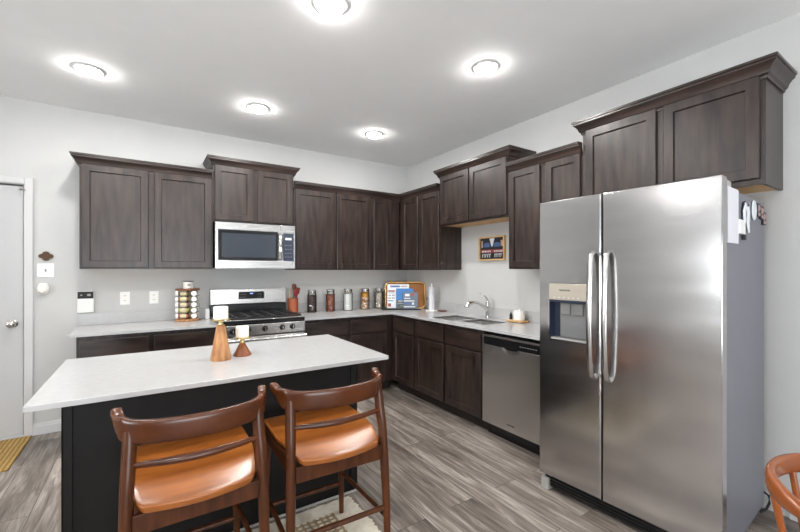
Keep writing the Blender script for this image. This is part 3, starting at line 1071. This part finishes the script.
def make_stool(label):
    t = thing('counter_stool', label, 'stool', (0, 0, 0), 0, 'counter stools at the island')
    seat_mesh(.180, .224, -.270, .235, .630, .026, drop=.026, dish=.008).build('seat', 'seatwood', t, True, ang=60)
    for s in (-1, 1):
        # rear post
        k = curve_pts([(s * .222, -.268, 0), (s * .220, -.258, .30), (s * .214, -.238, .60), (s * .208, -.215, .74), (s * .205, -.200, .835)], 5)
        r = []
        for p in k:
            z = p.z
            r.append(.0135 + .0065 * min(1, z / .45) if z < .62 else .020 + .002 * math.sin((z - .62) / .22 * PI))
        MB().tube(k, r, 16).build('leg', 'legwood', t, True)
        k = curve_pts([(s * .212, .242, 0), (s * .205, .232, .30), (s * .200, .222, .612)], 6)
        MB().tube(k, [.013 + .008 * min(1, p.z / .5) for p in k], 16).build('leg', 'legwood', t, True)
    # aprons
    MB().box(-.198, .198, -.258, -.236, .512, .576, .003).build('apron', 'legwood', t)
    MB().box(-.190, .190, .214, .234, .535, .600, .003).build('apron', 'legwood', t)
    for s in (-1, 1):
        MB().box(s * .205 - .010, s * .205 + .010, -.235, .215, .525, .590, .003).build('apron', 'legwood', t)
    # stretchers
    MB().cyl((-.214, -.257, .290), (.214, -.257, .290), .0115, segs=14).build('stretcher', 'legwood', t, True)
    MB().cyl((-.207, .236, .170), (.207, .236, .170), .0115, segs=14).build('stretcher', 'legwood', t, True)
    for s in (-1, 1):
        MB().cyl((s * .217, -.258, .250), (s * .207, .234, .235), .0105, segs=14).build('stretcher', 'legwood', t, True)
    # thin back rung
    k = curve_pts([(-.209, -.222, .728), (-.10, -.244, .725), (0, -.252, .724), (.10, -.244, .725), (.209, -.222, .728)], 5)
    n = len(k)
    MB().tube(k, [.009 + .005 * math.sin(PI * i / (n - 1)) for i in range(n)], 14).build('rung', 'wood', t, True)
    # bent top rail with rounded horns
    half = [(.250, -.082, .876), (.241, -.118, .864), (.232, -.160, .850), (.210, -.200, .838), (.140, -.240, .834)]
    keys = [(-x_, y_, z_) for x_, y_, z_ in half] + [(0, -.258, .832)] + half[::-1]
    k = curve_pts(keys, 5)
    rd = []
    for i, p in enumerate(k):
        a = i / (len(k) - 1)
        e = min(a, 1 - a)          # 0 at tips
        if e < .012:
            rd.append((.013, .013))
        elif e < .13:
            rd.append((.017, .017))
        elif e < .24:
            q = (e - .13) / .11
            rd.append((.017 - .004 * q, .017 + .022 * q))
        else:
            rd.append((.013, .040))
    MB().tube(k, rd, 28, sec=.5).build('top_rail', 'wood', t, True, ang=60)
    return t


st = make_stool('amber wooden counter stool at the left, nearer the entry door')
st.location = (.157, 1.770, .009)
st2 = copy_tree(st)
st2['label'] = 'amber wooden counter stool at the right end of the island'
st2.location = (.705, 1.775, .009)
st2.rotation_euler = (0, 0, R(-1.5))


# ------------------------------------------------------------------ dining armchair, lower right
t = thing('dining_armchair', 'amber wooden round-back armchair cut off at the lower right', 'chair', (1.618, .095, 0), 0)
seat_mesh(.20, .235, .20, -.22, .455, .028, bow=-.02).build('seat', 'seatwood', t, True, ang=60)
keys = []
for i in range(15):
    a = R(-35) + R(250) * i / 14
    keys.append((.275 * math.cos(a), .265 * math.sin(a) + (.0), .755 + .012 * math.sin(a)))
k = curve_pts(keys, 3)
rd = []
for i, p in enumerate(k):
    e = min(i, len(k) - 1 - i) / (len(k) - 1)
    rd.append((.020, .013) if e < .25 else (.020 - .006 * min(1, (e - .25) / .12), .013 + .017 * min(1, (e - .25) / .12)))
MB().tube(k, rd, 16, sec=.8).build('arm_rail', 'armwood', t, True, ang=50)
for s in (-1, 1):
    MB().tube([(s * .21, .20, 0), (s * .205, .19, .44), (s * .225, .145, .75)], [.014, .019, .015], 14).build('leg', 'armwood', t, True)
    MB().tube([(s * .22, -.20, 0), (s * .225, -.19, .44), (s * .238, -.12, .745)], [.014, .018, .014], 14).build('leg', 'armwood', t, True)
    MB().cyl((s * .08, .195, .44), (s * .10, .246, .752), .009).build('spindle', 'armwood', t, True)
    MB().cyl((s * .213, .195, .22), (s * .222, -.195, .20), .010).build('stretcher', 'armwood', t, True)
MB().box(-.20, .20, .175, .195, .375, .428, .003).box(-.21, .21, -.20, -.18, .375, .428, .003).build('apron', 'armwood', t)

# ------------------------------------------------------------------ rugs
tag(MB().box(-1.62, -.80, 3.70, 4.36, 0, .012, .005).build('door_mat', 'mat'), 'golden woven jute door mat in front of the entry door', 'mat')
t = thing('area_rug', 'cream shaggy rug with tan stripes under the stools', 'rug', (0, 0, 0))
random.seed(3)
poly = []
rx0, rx1, ry0, ry1 = -.28, 1.032, 1.46, 2.135
for i in range(60):
    poly.append((rx0 + (rx1 - rx0) * i / 60, ry0 + random.uniform(-.006, .006)))
for i in range(60):
    poly.append((rx1 + random.uniform(-.010, .008), ry0 + (ry1 - ry0) * i / 60))
for i in range(60):
    poly.append((rx1 - (rx1 - rx0) * i / 60, ry1 + random.uniform(-.006, .006)))
for i in range(60):
    poly.append((rx0 + random.uniform(-.006, .006), ry1 - (ry1 - ry0) * i / 60))
MB().prism(poly, 0, .008).build('pile', 'rug', t)
MB().box(rx0 + .14, rx1 - .15, ry0 + .10, ry1 - .10, .0081, .0089, .0002).build('striped_field', 'rugstripe', t)

# ------------------------------------------------------------------ things on the island


def candleholder(label, loc, h, rb, rt, m, cr_, ch):
    t = thing('candle_holder', label, 'candle holder', loc, 0, 'wooden candle holders on the island')
    MB().lathe([(rb * .97, 0), (rb, .004), (rt, h), (rt * .8, h + .002), (0, h + .002)], 36).build('base', m, t, True)
    MB().lathe([(.014, h + .002), (.012, h + .012), (.012, h + .018), (.016, h + .024), (cr_ + .012, h + .027), (cr_ + .013, h + .033), (cr_ + .008, h + .0335), (0, h + .030)], 36).build('plate', 'brass', t, True)
    c_ = thing('pillar_candle', 'white pillar candle on the ' + ('tall' if h > .1 else 'short') + ' wooden holder', 'candle', (loc[0], loc[1], loc[2] + h + .0335), 0, 'pillar candles on the island')
    MB().lathe([(cr_ - .003, 0), (cr_, .003), (cr_, ch - .004), (cr_ - .003, ch), (cr_ * .7, ch - .001), (0, ch - .006)], 36).build('wax', 'wax', c_, True)
    MB().cyl((0, 0, ch - .007), (.001, 0, ch + .006), .0012, segs=6).build('wick', 'blackink', c_)


candleholder('tall cone-shaped wooden candle holder with brass plate', (.335, 2.285, IZ), .187, .053, .021, 'acacia', .037, .067)
candleholder('short reddish wooden candle holder beside the tall one', (.455, 2.335, IZ), .070, .049, .014, 'acacia2', .035, .062)


# ------------------------------------------------------------------ glass jars
def jar(label, x, fill, h=.228, r=.052, top=None, y=4.27):
    t = thing('glass_jar', label, 'jar', (x, y, CT), 0, 'glass jars on the back counter')
    MB().lathe([(r - .006, 0), (r, .006), (r, h - .025), (r * .82, h - .004), (r * .80, h + .004)], 32).build('glass_body', 'glass', t, True)
    hh_ = h - .030
    MB().lathe([(r - .009, .004), (r - .006, .008), (r - .006, hh_), (r * .5, hh_ + .004), (0, hh_ + .004)], 28).build('contents', fill, t, True)
    if top:
        MB().lathe([(r - .006, hh_ - .05), (r - .0055, hh_ - .045), (r - .006, hh_ + .001), (r * .6, hh_ + .014), (0, hh_ + .016)], 28).build('top_layer', top, t, True)
    MB().lathe([(r * .82, h + .0045), (r * .92, h + .008), (r * .92, h + .026), (r * .7, h + .032), (0, h + .032)], 32).build('lid', 'glass', t, True)
    MB().lathe([(r * .86, h - .003), (r * .96, h), (r * .96, h + .006), (r * .84, h + .006)], 32, caps=False).build('clamp_ring', 'satin', t, True)
    MB().tube([(-r * .9, -.01, h - .03), (-r * 1.05, -.012, h - .01), (-r * .9, -.01, h + .02)], .0022, 6).build('bail_wire', 'satin', t, True)
    MB().tube([(r * .9, .01, h - .03), (r * 1.05, .012, h - .01), (r * .9, .01, h + .02)], .0022, 6).build('bail_wire', 'satin', t, True)


jar('glass jar of dark coffee beans, nearest the utensil crock', 1.590, 'darkbean')
jar('glass jar of reddish brown beans', 1.818, 'redbean')
jar('glass jar filled with white flour', 2.047, 'flour', r=.056)
jar('glass jar of golden and pale nut mix', 2.281, 'snack', top='snack_top', r=.055)
jar('glass jar of pale grains, partly behind the copper tray', 2.480, 'oats', r=.052)

# utensil crock
t = thing('utensil_crock', 'copper-coloured crock beside the range', 'crock', (1.376, 4.290, CT))
MB().lathe([(.052, 0), (.056, .004), (.057, .172), (.053, .172), (.051, .010), (0, .010)], 32).build('pot', 'terra', t, True)
CX, CY = 1.376, 4.290


def utensil(name, label, dx, dy, tx, ty, ln, kind, m):
    t = thing(name, label, 'utensil', (CX + dx, CY + dy, CT + .012), 0, 'cooking utensils in the crock')
    MB().cyl((0, 0, 0), (tx, ty, ln), .005, .006, 10).build('handle', m, t, True)
    d_ = Vector((tx, ty, ln)).normalized()
    p = Vector((tx, ty, ln))
    if kind == 'spoon':
        pts = [p + d_ * a for a in (-.005, .012, .03, .05, .066, .072)]
        MB().tube(pts, [(.006, .005), (.018, .006), (.027, .008), (.027, .008), (.017, .006), (.004, .003)], 16, up=Vector((0, 1, 0))).build('bowl', m, t, True)
    elif kind == 'spatula':
        pts = [p + d_ * a for a in (-.005, .008, .07, .075)]
        MB().tube(pts, [(.006, .004), (.022, .004), (.026, .003), (.022, .002)], 12, sec=.6, up=Vector((0, 1, 0))).build('blade', m, t, True)


utensil('wooden_spoon', 'dark wooden spoon standing tallest in the crock', .005, .012, .012, .006, .250, 'spoon', 'spoon')
utensil('wooden_spatula', 'dark brown wooden spatula in the crock', .020, -.005, .024, -.006, .205, 'spatula', 'spoon')
utensil('pale_spoon', 'pale wooden stick leaning left in the crock', -.022, -.008, -.030, -.012, .265, 'stick', 'spoonlight')
utensil('red_spatula', 'dark red spatula in the front of the crock', .000, -.025, .016, -.016, .185, 'spatula', 'redpl')

# ------------------------------------------------------------------ spice carousel
SX, SY = .328, 4.245
t = thing('spice_carousel', 'round wooden five-tier spice carousel on the left counter', 'spice rack', (SX, SY, CT), R(-14))
MB().lathe([(.100, 0), (.108, .003), (.108, .016), (.103, .019), (0, .019)], 40).build('base', 'acacia', t, True)
MB().lathe([(.100, .292), (.105, .295), (.105, .305), (.100, .308), (0, .308)], 40).lathe([(0, .292), (.100, .292)], 40).build('top', 'acacia2', t, True)
MB().cyl((0, 0, .019), (0, 0, .292), .009).build('post', 'black', t, True)
wr = MB()
for i in range(6):
    z = .022 + i * .0535
    if i < 5:
        wr.box(-.100, .100, -.004, .004, z, z + .003)
        wr.box(-.004, .004, -.100, .100, z, z + .003)
for a in range(4):
    ca, sa = math.cos(a * PI / 2 + PI / 4), math.sin(a * PI / 2 + PI / 4)
    wr.cyl((.096 * ca, .096 * sa, .019), (.096 * ca, .096 * sa, .292), .0025, segs=6)
wr.build('wire_frame', 'black', t)
tiers = ['lowest', 'fourth', 'third', 'second', 'topmost']
conts = [rgb(150, 80, 50), rgb(150, 150, 70), rgb(120, 90, 90), rgb(130, 100, 60), rgb(96, 84, 50)]
for i, c_ in enumerate(conts):
    M['sp%d' % i] = mat('spice_%s' % tiers[i], c_, .6, var=.2, vscale=150)
M['labelpaper'] = mat('cream_label', rgb(206, 194, 160), .7, var=.05)
proto = None
RC = Matrix.Rotation(R(-14), 4, 'Z')
for i in range(5):
    zc = .0265 + .0535 * i + .0235
    for j, (px_, py_, ang, what) in enumerate([(-.030, -.068, PI, 'labelled side facing the room'), (.068, -.032, -PI / 2, 'white cap facing the room'), (.030, .068, 0, 'cap peeking out at the right')]):
        q = RC @ Vector((px_, py_, 0))
        lb = '%s-tier small spice jar in the carousel, %s' % (tiers[i], what)
        t = thing('spice_jar', lb, 'spice jar', (SX + q.x, SY + q.y, CT + zc), R(-14) + ang, 'spice jars in the carousel')
        if proto is None:
            ax = Matrix.Rotation(R(90), 4, 'Y')
            g_ = MB().lathe([(.018, -.050), (.021, -.047), (.021, .030), (.017, .036), (0, .036)], 20, mtx=ax)
            L_ = MB().lathe([(.0214, -.034), (.0214, .018)], 20, mtx=ax, caps=False)
            c2 = MB().lathe([(.0225, .037), (.0235, .039), (.0235, .056), (.022, .058), (.006, .0575), (0, .0575)], 24, mtx=ax)
            a_, b_, c3 = g_.build('jar_body', 'sp%d' % i, t, True), L_.build('label', 'labelpaper', t, True), c2.build('cap', 'whitepl', t, True)
            proto = (a_, b_, c3)
        else:
            for pz in proto:
                q2 = pz.copy()
                q2.parent = t
                COL.objects.link(q2)
                if pz is proto[0]:
                    q2.data = pz.data.copy()
                    q2.data.materials[0] = M['sp%d' % i]
t = thing('enamel_tin', 'white tin with dark rim standing on top of the spice carousel', 'tin', (SX + .005, SY, CT + .308))
MB().lathe([(.040, 0), (.044, .003), (.044, .066), (.041, .068), (.041, .008), (0, .008)], 32).build('cup', 'wax', t, True)
MB().lathe([(.0415, .066), (.0455, .066), (.0455, .072), (.0415, .072), (.0415, .066)], 32, caps=False).build('rim', 'blackink', t, True)
MB().prism([(-.012, -.010), (.012, -.010), (.014, .006), (0, .016), (-.014, .006)], 0, .001, Matrix.Translation((.004, -.0442, .036)) @ Matrix.Rotation(R(90), 4, 'X')).build('emblem', 'greyplastic', t)
tag(MB().box(.482, .518, 4.230, 4.250, CT, CT + .105, .005).build('white_timer', 'whitepl'), 'small upright white box on the counter between spice carousel and range', 'timer')


# ------------------------------------------------------------------ wall plates
def plate(x, z, w_=.074, h=.118, label='', kind='outlet', cat='outlet'):
    t = thing(kind, label, cat, (x, YB, z))
    MB().box(-w_ / 2, w_ / 2, -.006, 0, -h / 2, h / 2, .002).build('cover_plate', 'whitepl', t)
    return t


for x, lb in ((-.172, 'white wall outlet left of the other, above the left counter'), (.055, 'white wall outlet nearer the spice carousel')):
    t = plate(x, 1.125, label=lb)
    for dz in (-.022, .022):
        o = MB().box(-.017, .017, -.0085, -.0055, dz - .015, dz + .015, .003).build('socket', 'wax', t)
        MB().box(-.008, -.005, -.0090, -.0084, dz - .003, dz + .007).box(.005, .008, -.0090, -.0084, dz - .003, dz + .007).build('slot', 'blackink', o)
t = plate(-.720, 1.385, .110, .118, 'white light switch below the brown wall plaque', 'light_switch', 'light switch')
MB().box(-.005, .005, -.016, -.0055, -.013, .010, .002).build('toggle', 'greyplastic', t)
t = thing('wall_plaque', 'small brown four-lobed plaque on the wall above the switch', 'plaque', (-.718, YB, 1.505))
pl = []
for i in range(64):
    a = 2 * PI * i / 64
    rr = .031 + .012 * abs(math.cos(2 * a)) ** 1.0 * (1 if abs(math.cos(2 * a)) > .2 else .2)
    pl.append((rr * math.cos(a) * 1.12, rr * math.sin(a) * .92))
MB().prism(pl, 0, .014, Matrix.Rotation(R(90), 4, 'X'), .003).build('plaque_face', 'bronze', t)
MB().lathe([(0, .0145), (.013, .0145), (.013, .019), (0, .021)], 24, mtx=Matrix.Rotation(R(90), 4, 'X')).build('boss', 'bronze', t, True)
for dx, dz in ((-.032, 0), (.032, 0), (0, .026), (0, -.026)):
    MB().lathe([(0, .0145), (.006, .0145), (.005, .018), (0, .019)], 12, (0, 0, 0), Matrix.Translation((dx, 0, dz)) @ Matrix.Rotation(R(90), 4, 'X')).build('stud', 'bronze', t, True)
t = thing('night_light', 'white shell-shaped plug-in night light below the switch', 'night light', (-.733, YB, 1.235))
MB().box(-.030, .030, -.03, 0, -.030, .040, .01).build('housing', 'whitepl', t)
MB().lathe([(0, -.045), (.022, -.042), (.036, -.020), (.040, .010), (.034, .035), (0, .040)], 24, (0, -.022, -.012), Matrix.Scale(.8, 4, (0, 1, 0))).build('shade', 'wax', t, True)
MB().tube([(-.022, -.058, -.035), (0, -.064, -.047), (.024, -.055, -.030)], .004, 8).build('shade_trim', 'greyplastic', t, True)
t = thing('wall_device', 'white plug-in device with black top panel above the counter end', 'device', (-.454, YB - .001, 1.105))
MB().box(-.058, .058, -.030, 0, -.095, .095, .006).build('housing', 'whitepl', t)
MB().box(-.055, .055, -.032, -.0305, .030, .091, .001).build('screen', 'rubber', t)
MB().box(-.035, -.022, -.0328, -.0321, .055, .066).box(.012, .036, -.0328, -.0321, .052, .070).build('display_marks', 'greyplastic', t)

# ------------------------------------------------------------------ corner: copper tray, books, paper towels
sn, cs = math.sin(R(33.3)), math.cos(R(33.3))


def spot(lat, dep):
    return (dep * sn + lat * cs, dep * cs - lat * sn)


FZ = R(-33.3)
x, y = spot(.068, 4.93)
t = thing('copper_tray', 'copper rounded rectangular tray leaning in the counter corner', 'tray', (x, y, CT + .002), FZ)


def rrect(w_, h, r, n=6):
    out = []
    for cx_, cy_, a0 in ((w_ / 2 - r, h - r, 0), (-w_ / 2 + r, h - r, 90), (-w_ / 2 + r, r, 180), (w_ / 2 - r, r, 270)):
        for i in range(n + 1):
            a = R(a0 + 90 * i / n)
            out.append((cx_ + r * math.cos(a), cy_ + r * math.sin(a)))
    return out


TL = Matrix.Rotation(R(90 - 9), 4, 'X')
b = MB().prism(rrect(.50, .325, .05), -.004, 0, TL)
b.build('tray_base', 'coppertray', t)
rim = [TL @ Vector((px_, py_, .012)) for px_, py_ in rrect(.505, .33, .055, 8)]
MB().tube(rim, [.012] * len(rim), 10, closed=True, up=TL.to_3x3() @ Vector((0, 0, 1))).build('rim', 'goldrim', t, True)
hp_ = [TL @ Vector(q) for q in ((.262, .115, .012), (.285, .120, .02), (.290, .165, .02), (.285, .208, .02), (.262, .213, .012))]
MB().tube(hp_, .005, 8).build('handle', 'black', t, True)
hp_ = [TL @ Vector(q) for q in ((-.262, .115, .012), (-.285, .120, .02), (-.290, .165, .02), (-.285, .208, .02), (-.262, .213, .012))]
MB().tube(hp_, .005, 8).build('handle', 'black', t, True)

x, y = spot(.008, 4.76)
t = thing('book_stand', 'low black book stand holding the cookbooks', 'book stand', (x, y, CT), FZ)
MB().box(-.235, .255, -.05, .085, .0, .008, .002).box(-.235, .255, -.052, -.044, .004, .018, .002).box(-.235, -.229, -.05, .085, .004, .016, .002).build('base', 'black', t)


def book(label, lat, dep, w_, h, th, cover, tilt=7):
    x_, y_ = spot(lat, dep)
    t = thing('cookbook', label, 'book', (x_, y_, CT + .010), FZ, 'cookbooks in the counter corner')
    T = Matrix.Rotation(R(-tilt), 4, 'X')
    MB().box(-w_ / 2, w_ / 2, -th, -th + .003, 0, h, .0008, mtx=T).box(-w_ / 2, w_ / 2, -.003, 0, 0, h, .0008, mtx=T).box(-w_ / 2, -w_ / 2 + .003, -th, 0, 0, h, .0008, mtx=T).build('cover', cover, t)
    MB().box(-w_ / 2 + .0032, w_ / 2 - .004, -th + .0032, -.0032, .004, h - .004, mtx=T).build('pages', 'paper', t)
    t['_'] = 0
    del t['_']

    def ink(x0, x1, z0, z1, m, nm='print'):
        MB().box(x0, x1, -th - .0006, -th - .0001, z0, z1, mtx=T).build(nm, m, t)
    return ink


ink = book('tall white cookbook with blue and red print, rearmost of the three', -.022, 4.835, .275, .300, .020, 'bookwhite', 10)
ink(-.10, .02, .262, .285, 'blueink')
ink(.03, .11, .268, .282, 'pinkink')
ink(-.130, -.045, .205, .225, 'redink')
ink(-.130, -.050, .185, .198, 'greyplastic')
for i in range(4):
    ink(-.125 + (i % 2) * .045, -.09 + (i % 2) * .045, .115 + (i // 2) * .035, .135 + (i // 2) * .035, 'greyplastic')
ink(-.128, -.09, .02, .06, 'redink')
ink(-.128, -.06, .085, .098, 'blueink')
ink = book('blue cookbook with a dark hill on its cover', .058, 4.785, .215, .250, .018, 'bookblue', 9)
x_, y_ = 0, 0
ink(-.107, .107, .0, .105, 'hill', 'hill_print')
ink(-.08, .0, .085, .098, 'whiteink')
ink(-.09, -.01, .055, .068, 'whiteink')
ink(-.05, .02, .008, .042, 'greenink')
ink = book('slate grey cookbook with white lettering, frontmost of the three', .128, 4.740, .180, .205, .016, 'bookgrey', 8)
ink(-.065, -.01, .155, .185, 'whiteink')
ink(.0, .05, .165, .185, 'redink')
ink(-.075, -.0, .125, .135, 'whiteink')
ink(-.080, .050, .092, .104, 'whiteink')
ink(-.080, .0, .055, .075, 'blueink')
ink(.02, .045, .052, .078, 'whiteink')
ink(-.080, .060, .022, .032, 'whiteink')

t = thing('paper_towel_holder', 'slim white paper towel roll on a holder by the sink', 'paper towel holder', (2.860, 3.660, CT))
MB().lathe([(.070, 0), (.072, .003), (.070, .010), (0, .010)], 32).build('base', 'whitepl', t, True)
MB().lathe([(.032, .011), (.034, .013), (.034, .285), (.032, .287), (.018, .287), (0, .287)], 28).build('roll', 'paper', t, True)
MB().lathe([(.008, .287), (.008, .308), (.012, .314), (.008, .324), (0, .326)], 16).build('finial', 'whitepl', t, True)
tag(MB().box(2.878, 2.945, 3.48, 3.56, CT, CT + .014, .003).build('sponge', 'spoon'), 'small dark brown block beside the paper towels', 'sponge')

# soap tray by the faucet
t = thing('wooden_board', 'small pale wooden board right of the faucet', 'board', (2.895, 2.405, CT), 0)
MB().box(-.055, .055, -.095, .095, .006, .020, .004).box(-.045, .045, -.080, -.070, 0, .006).box(-.045, .045, .070, .080, 0, .006).build('board_top', 'rawwood', t)
t = thing('ceramic_pot', 'white round lidded pot on the small wooden board', 'pot', (2.895, 2.385, CT + .020))
MB().lathe([(.044, 0), (.050, .004), (.052, .070), (.048, .080), (0, .080)], 32).build('pot_body', 'wax', t, True)
MB().lathe([(.050, .0805), (.051, .088), (.030, .094), (.008, .095), (.009, .102), (0, .104)], 32).build('lid', 'whitepl', t, True)
t = thing('soap_bottle', 'tiny dark bottle at the left end of the small board', 'bottle', (2.885, 2.475, CT + .020))
MB().lathe([(.013, 0), (.014, .003), (.014, .048), (.006, .055), (.006, .062), (0, .062)], 20).build('bottle_body', 'iron', t, True)
MB().cyl((0, 0, .0625), (0, 0, .074), .007).build('cap', 'satin', t, True)

# ------------------------------------------------------------------ framed sign above the sink
t = thing('framed_sign', 'small oak-framed sign with white lettering on the wall above the sink', 'sign', (XR, 2.812, 1.612), RZ)
WF, HF = .178, .124
f_ = MB().box(-WF, WF, -.030, -.002, HF - .014, HF, .001).box(-WF, WF, -.030, -.002, -HF, -HF + .014, .001).box(-WF, -WF + .016, -.030, -.002, -HF + .014, HF - .014, .001)
f_.box(WF - .016, WF, -.030, -.002, -HF + .014, HF - .014, .001)
f_.build('frame', 'goldframe', t)
MB().box(-WF + .016, WF - .016, -.012, -.003, -HF + .014, HF - .014).build('panel', 'blackink', t)
pp = MB()
pp.prism([(-.035, .105), (.035, .105), (.008, .02), (-.006, .02)], .0125, .0135, Matrix.Rotation(R(90), 4, 'X')).build('print', 'bookwhite', t)
pp = MB().box(-.150, -.128, -.0135, -.0125, .012, .085)
pp.box(.118, .150, -.0135, -.0125, .018, .080)
pp.build('print', 'pinkink', t)
pp = MB()
for c_ in (-.072, .066):
    pp.prism([(c_ - .040, .015), (c_ + .040, .015), (c_ + .045, .045), (c_ + .022, .062), (c_ - .022, .062), (c_ - .045, .045)], .0125, .0135, Matrix.Rotation(R(90), 4, 'X'))
pp.build('print', 'blueink', t)
pp = MB().box(-.155, .155, -.0135, -.0125, -.045, -.012)
pp.build('banner', 'redink', t)
pp = MB()
random.seed(11)
xx = -.140
while xx < .13:
    wdt = random.uniform(.010, .020)
    if not (-.012 < xx < .012):
        pp.box(xx, xx + wdt * .7, -.0142, -.0136, -.039, -.020)
    xx += wdt + .006
pp.build('lettering', 'bookwhite', t)
pp = MB()
xx = -.140
while xx < .125:
    wdt = random.uniform(.018, .030)
    if not (-.018 < xx < .016):
        pp.box(xx, xx + wdt * .35, -.0135, -.0125, -.092, -.054).box(xx, xx + wdt * .8, -.0135, -.0125, -.066, -.054)
    xx += wdt
pp.build('lettering', 'bookwhite', t)
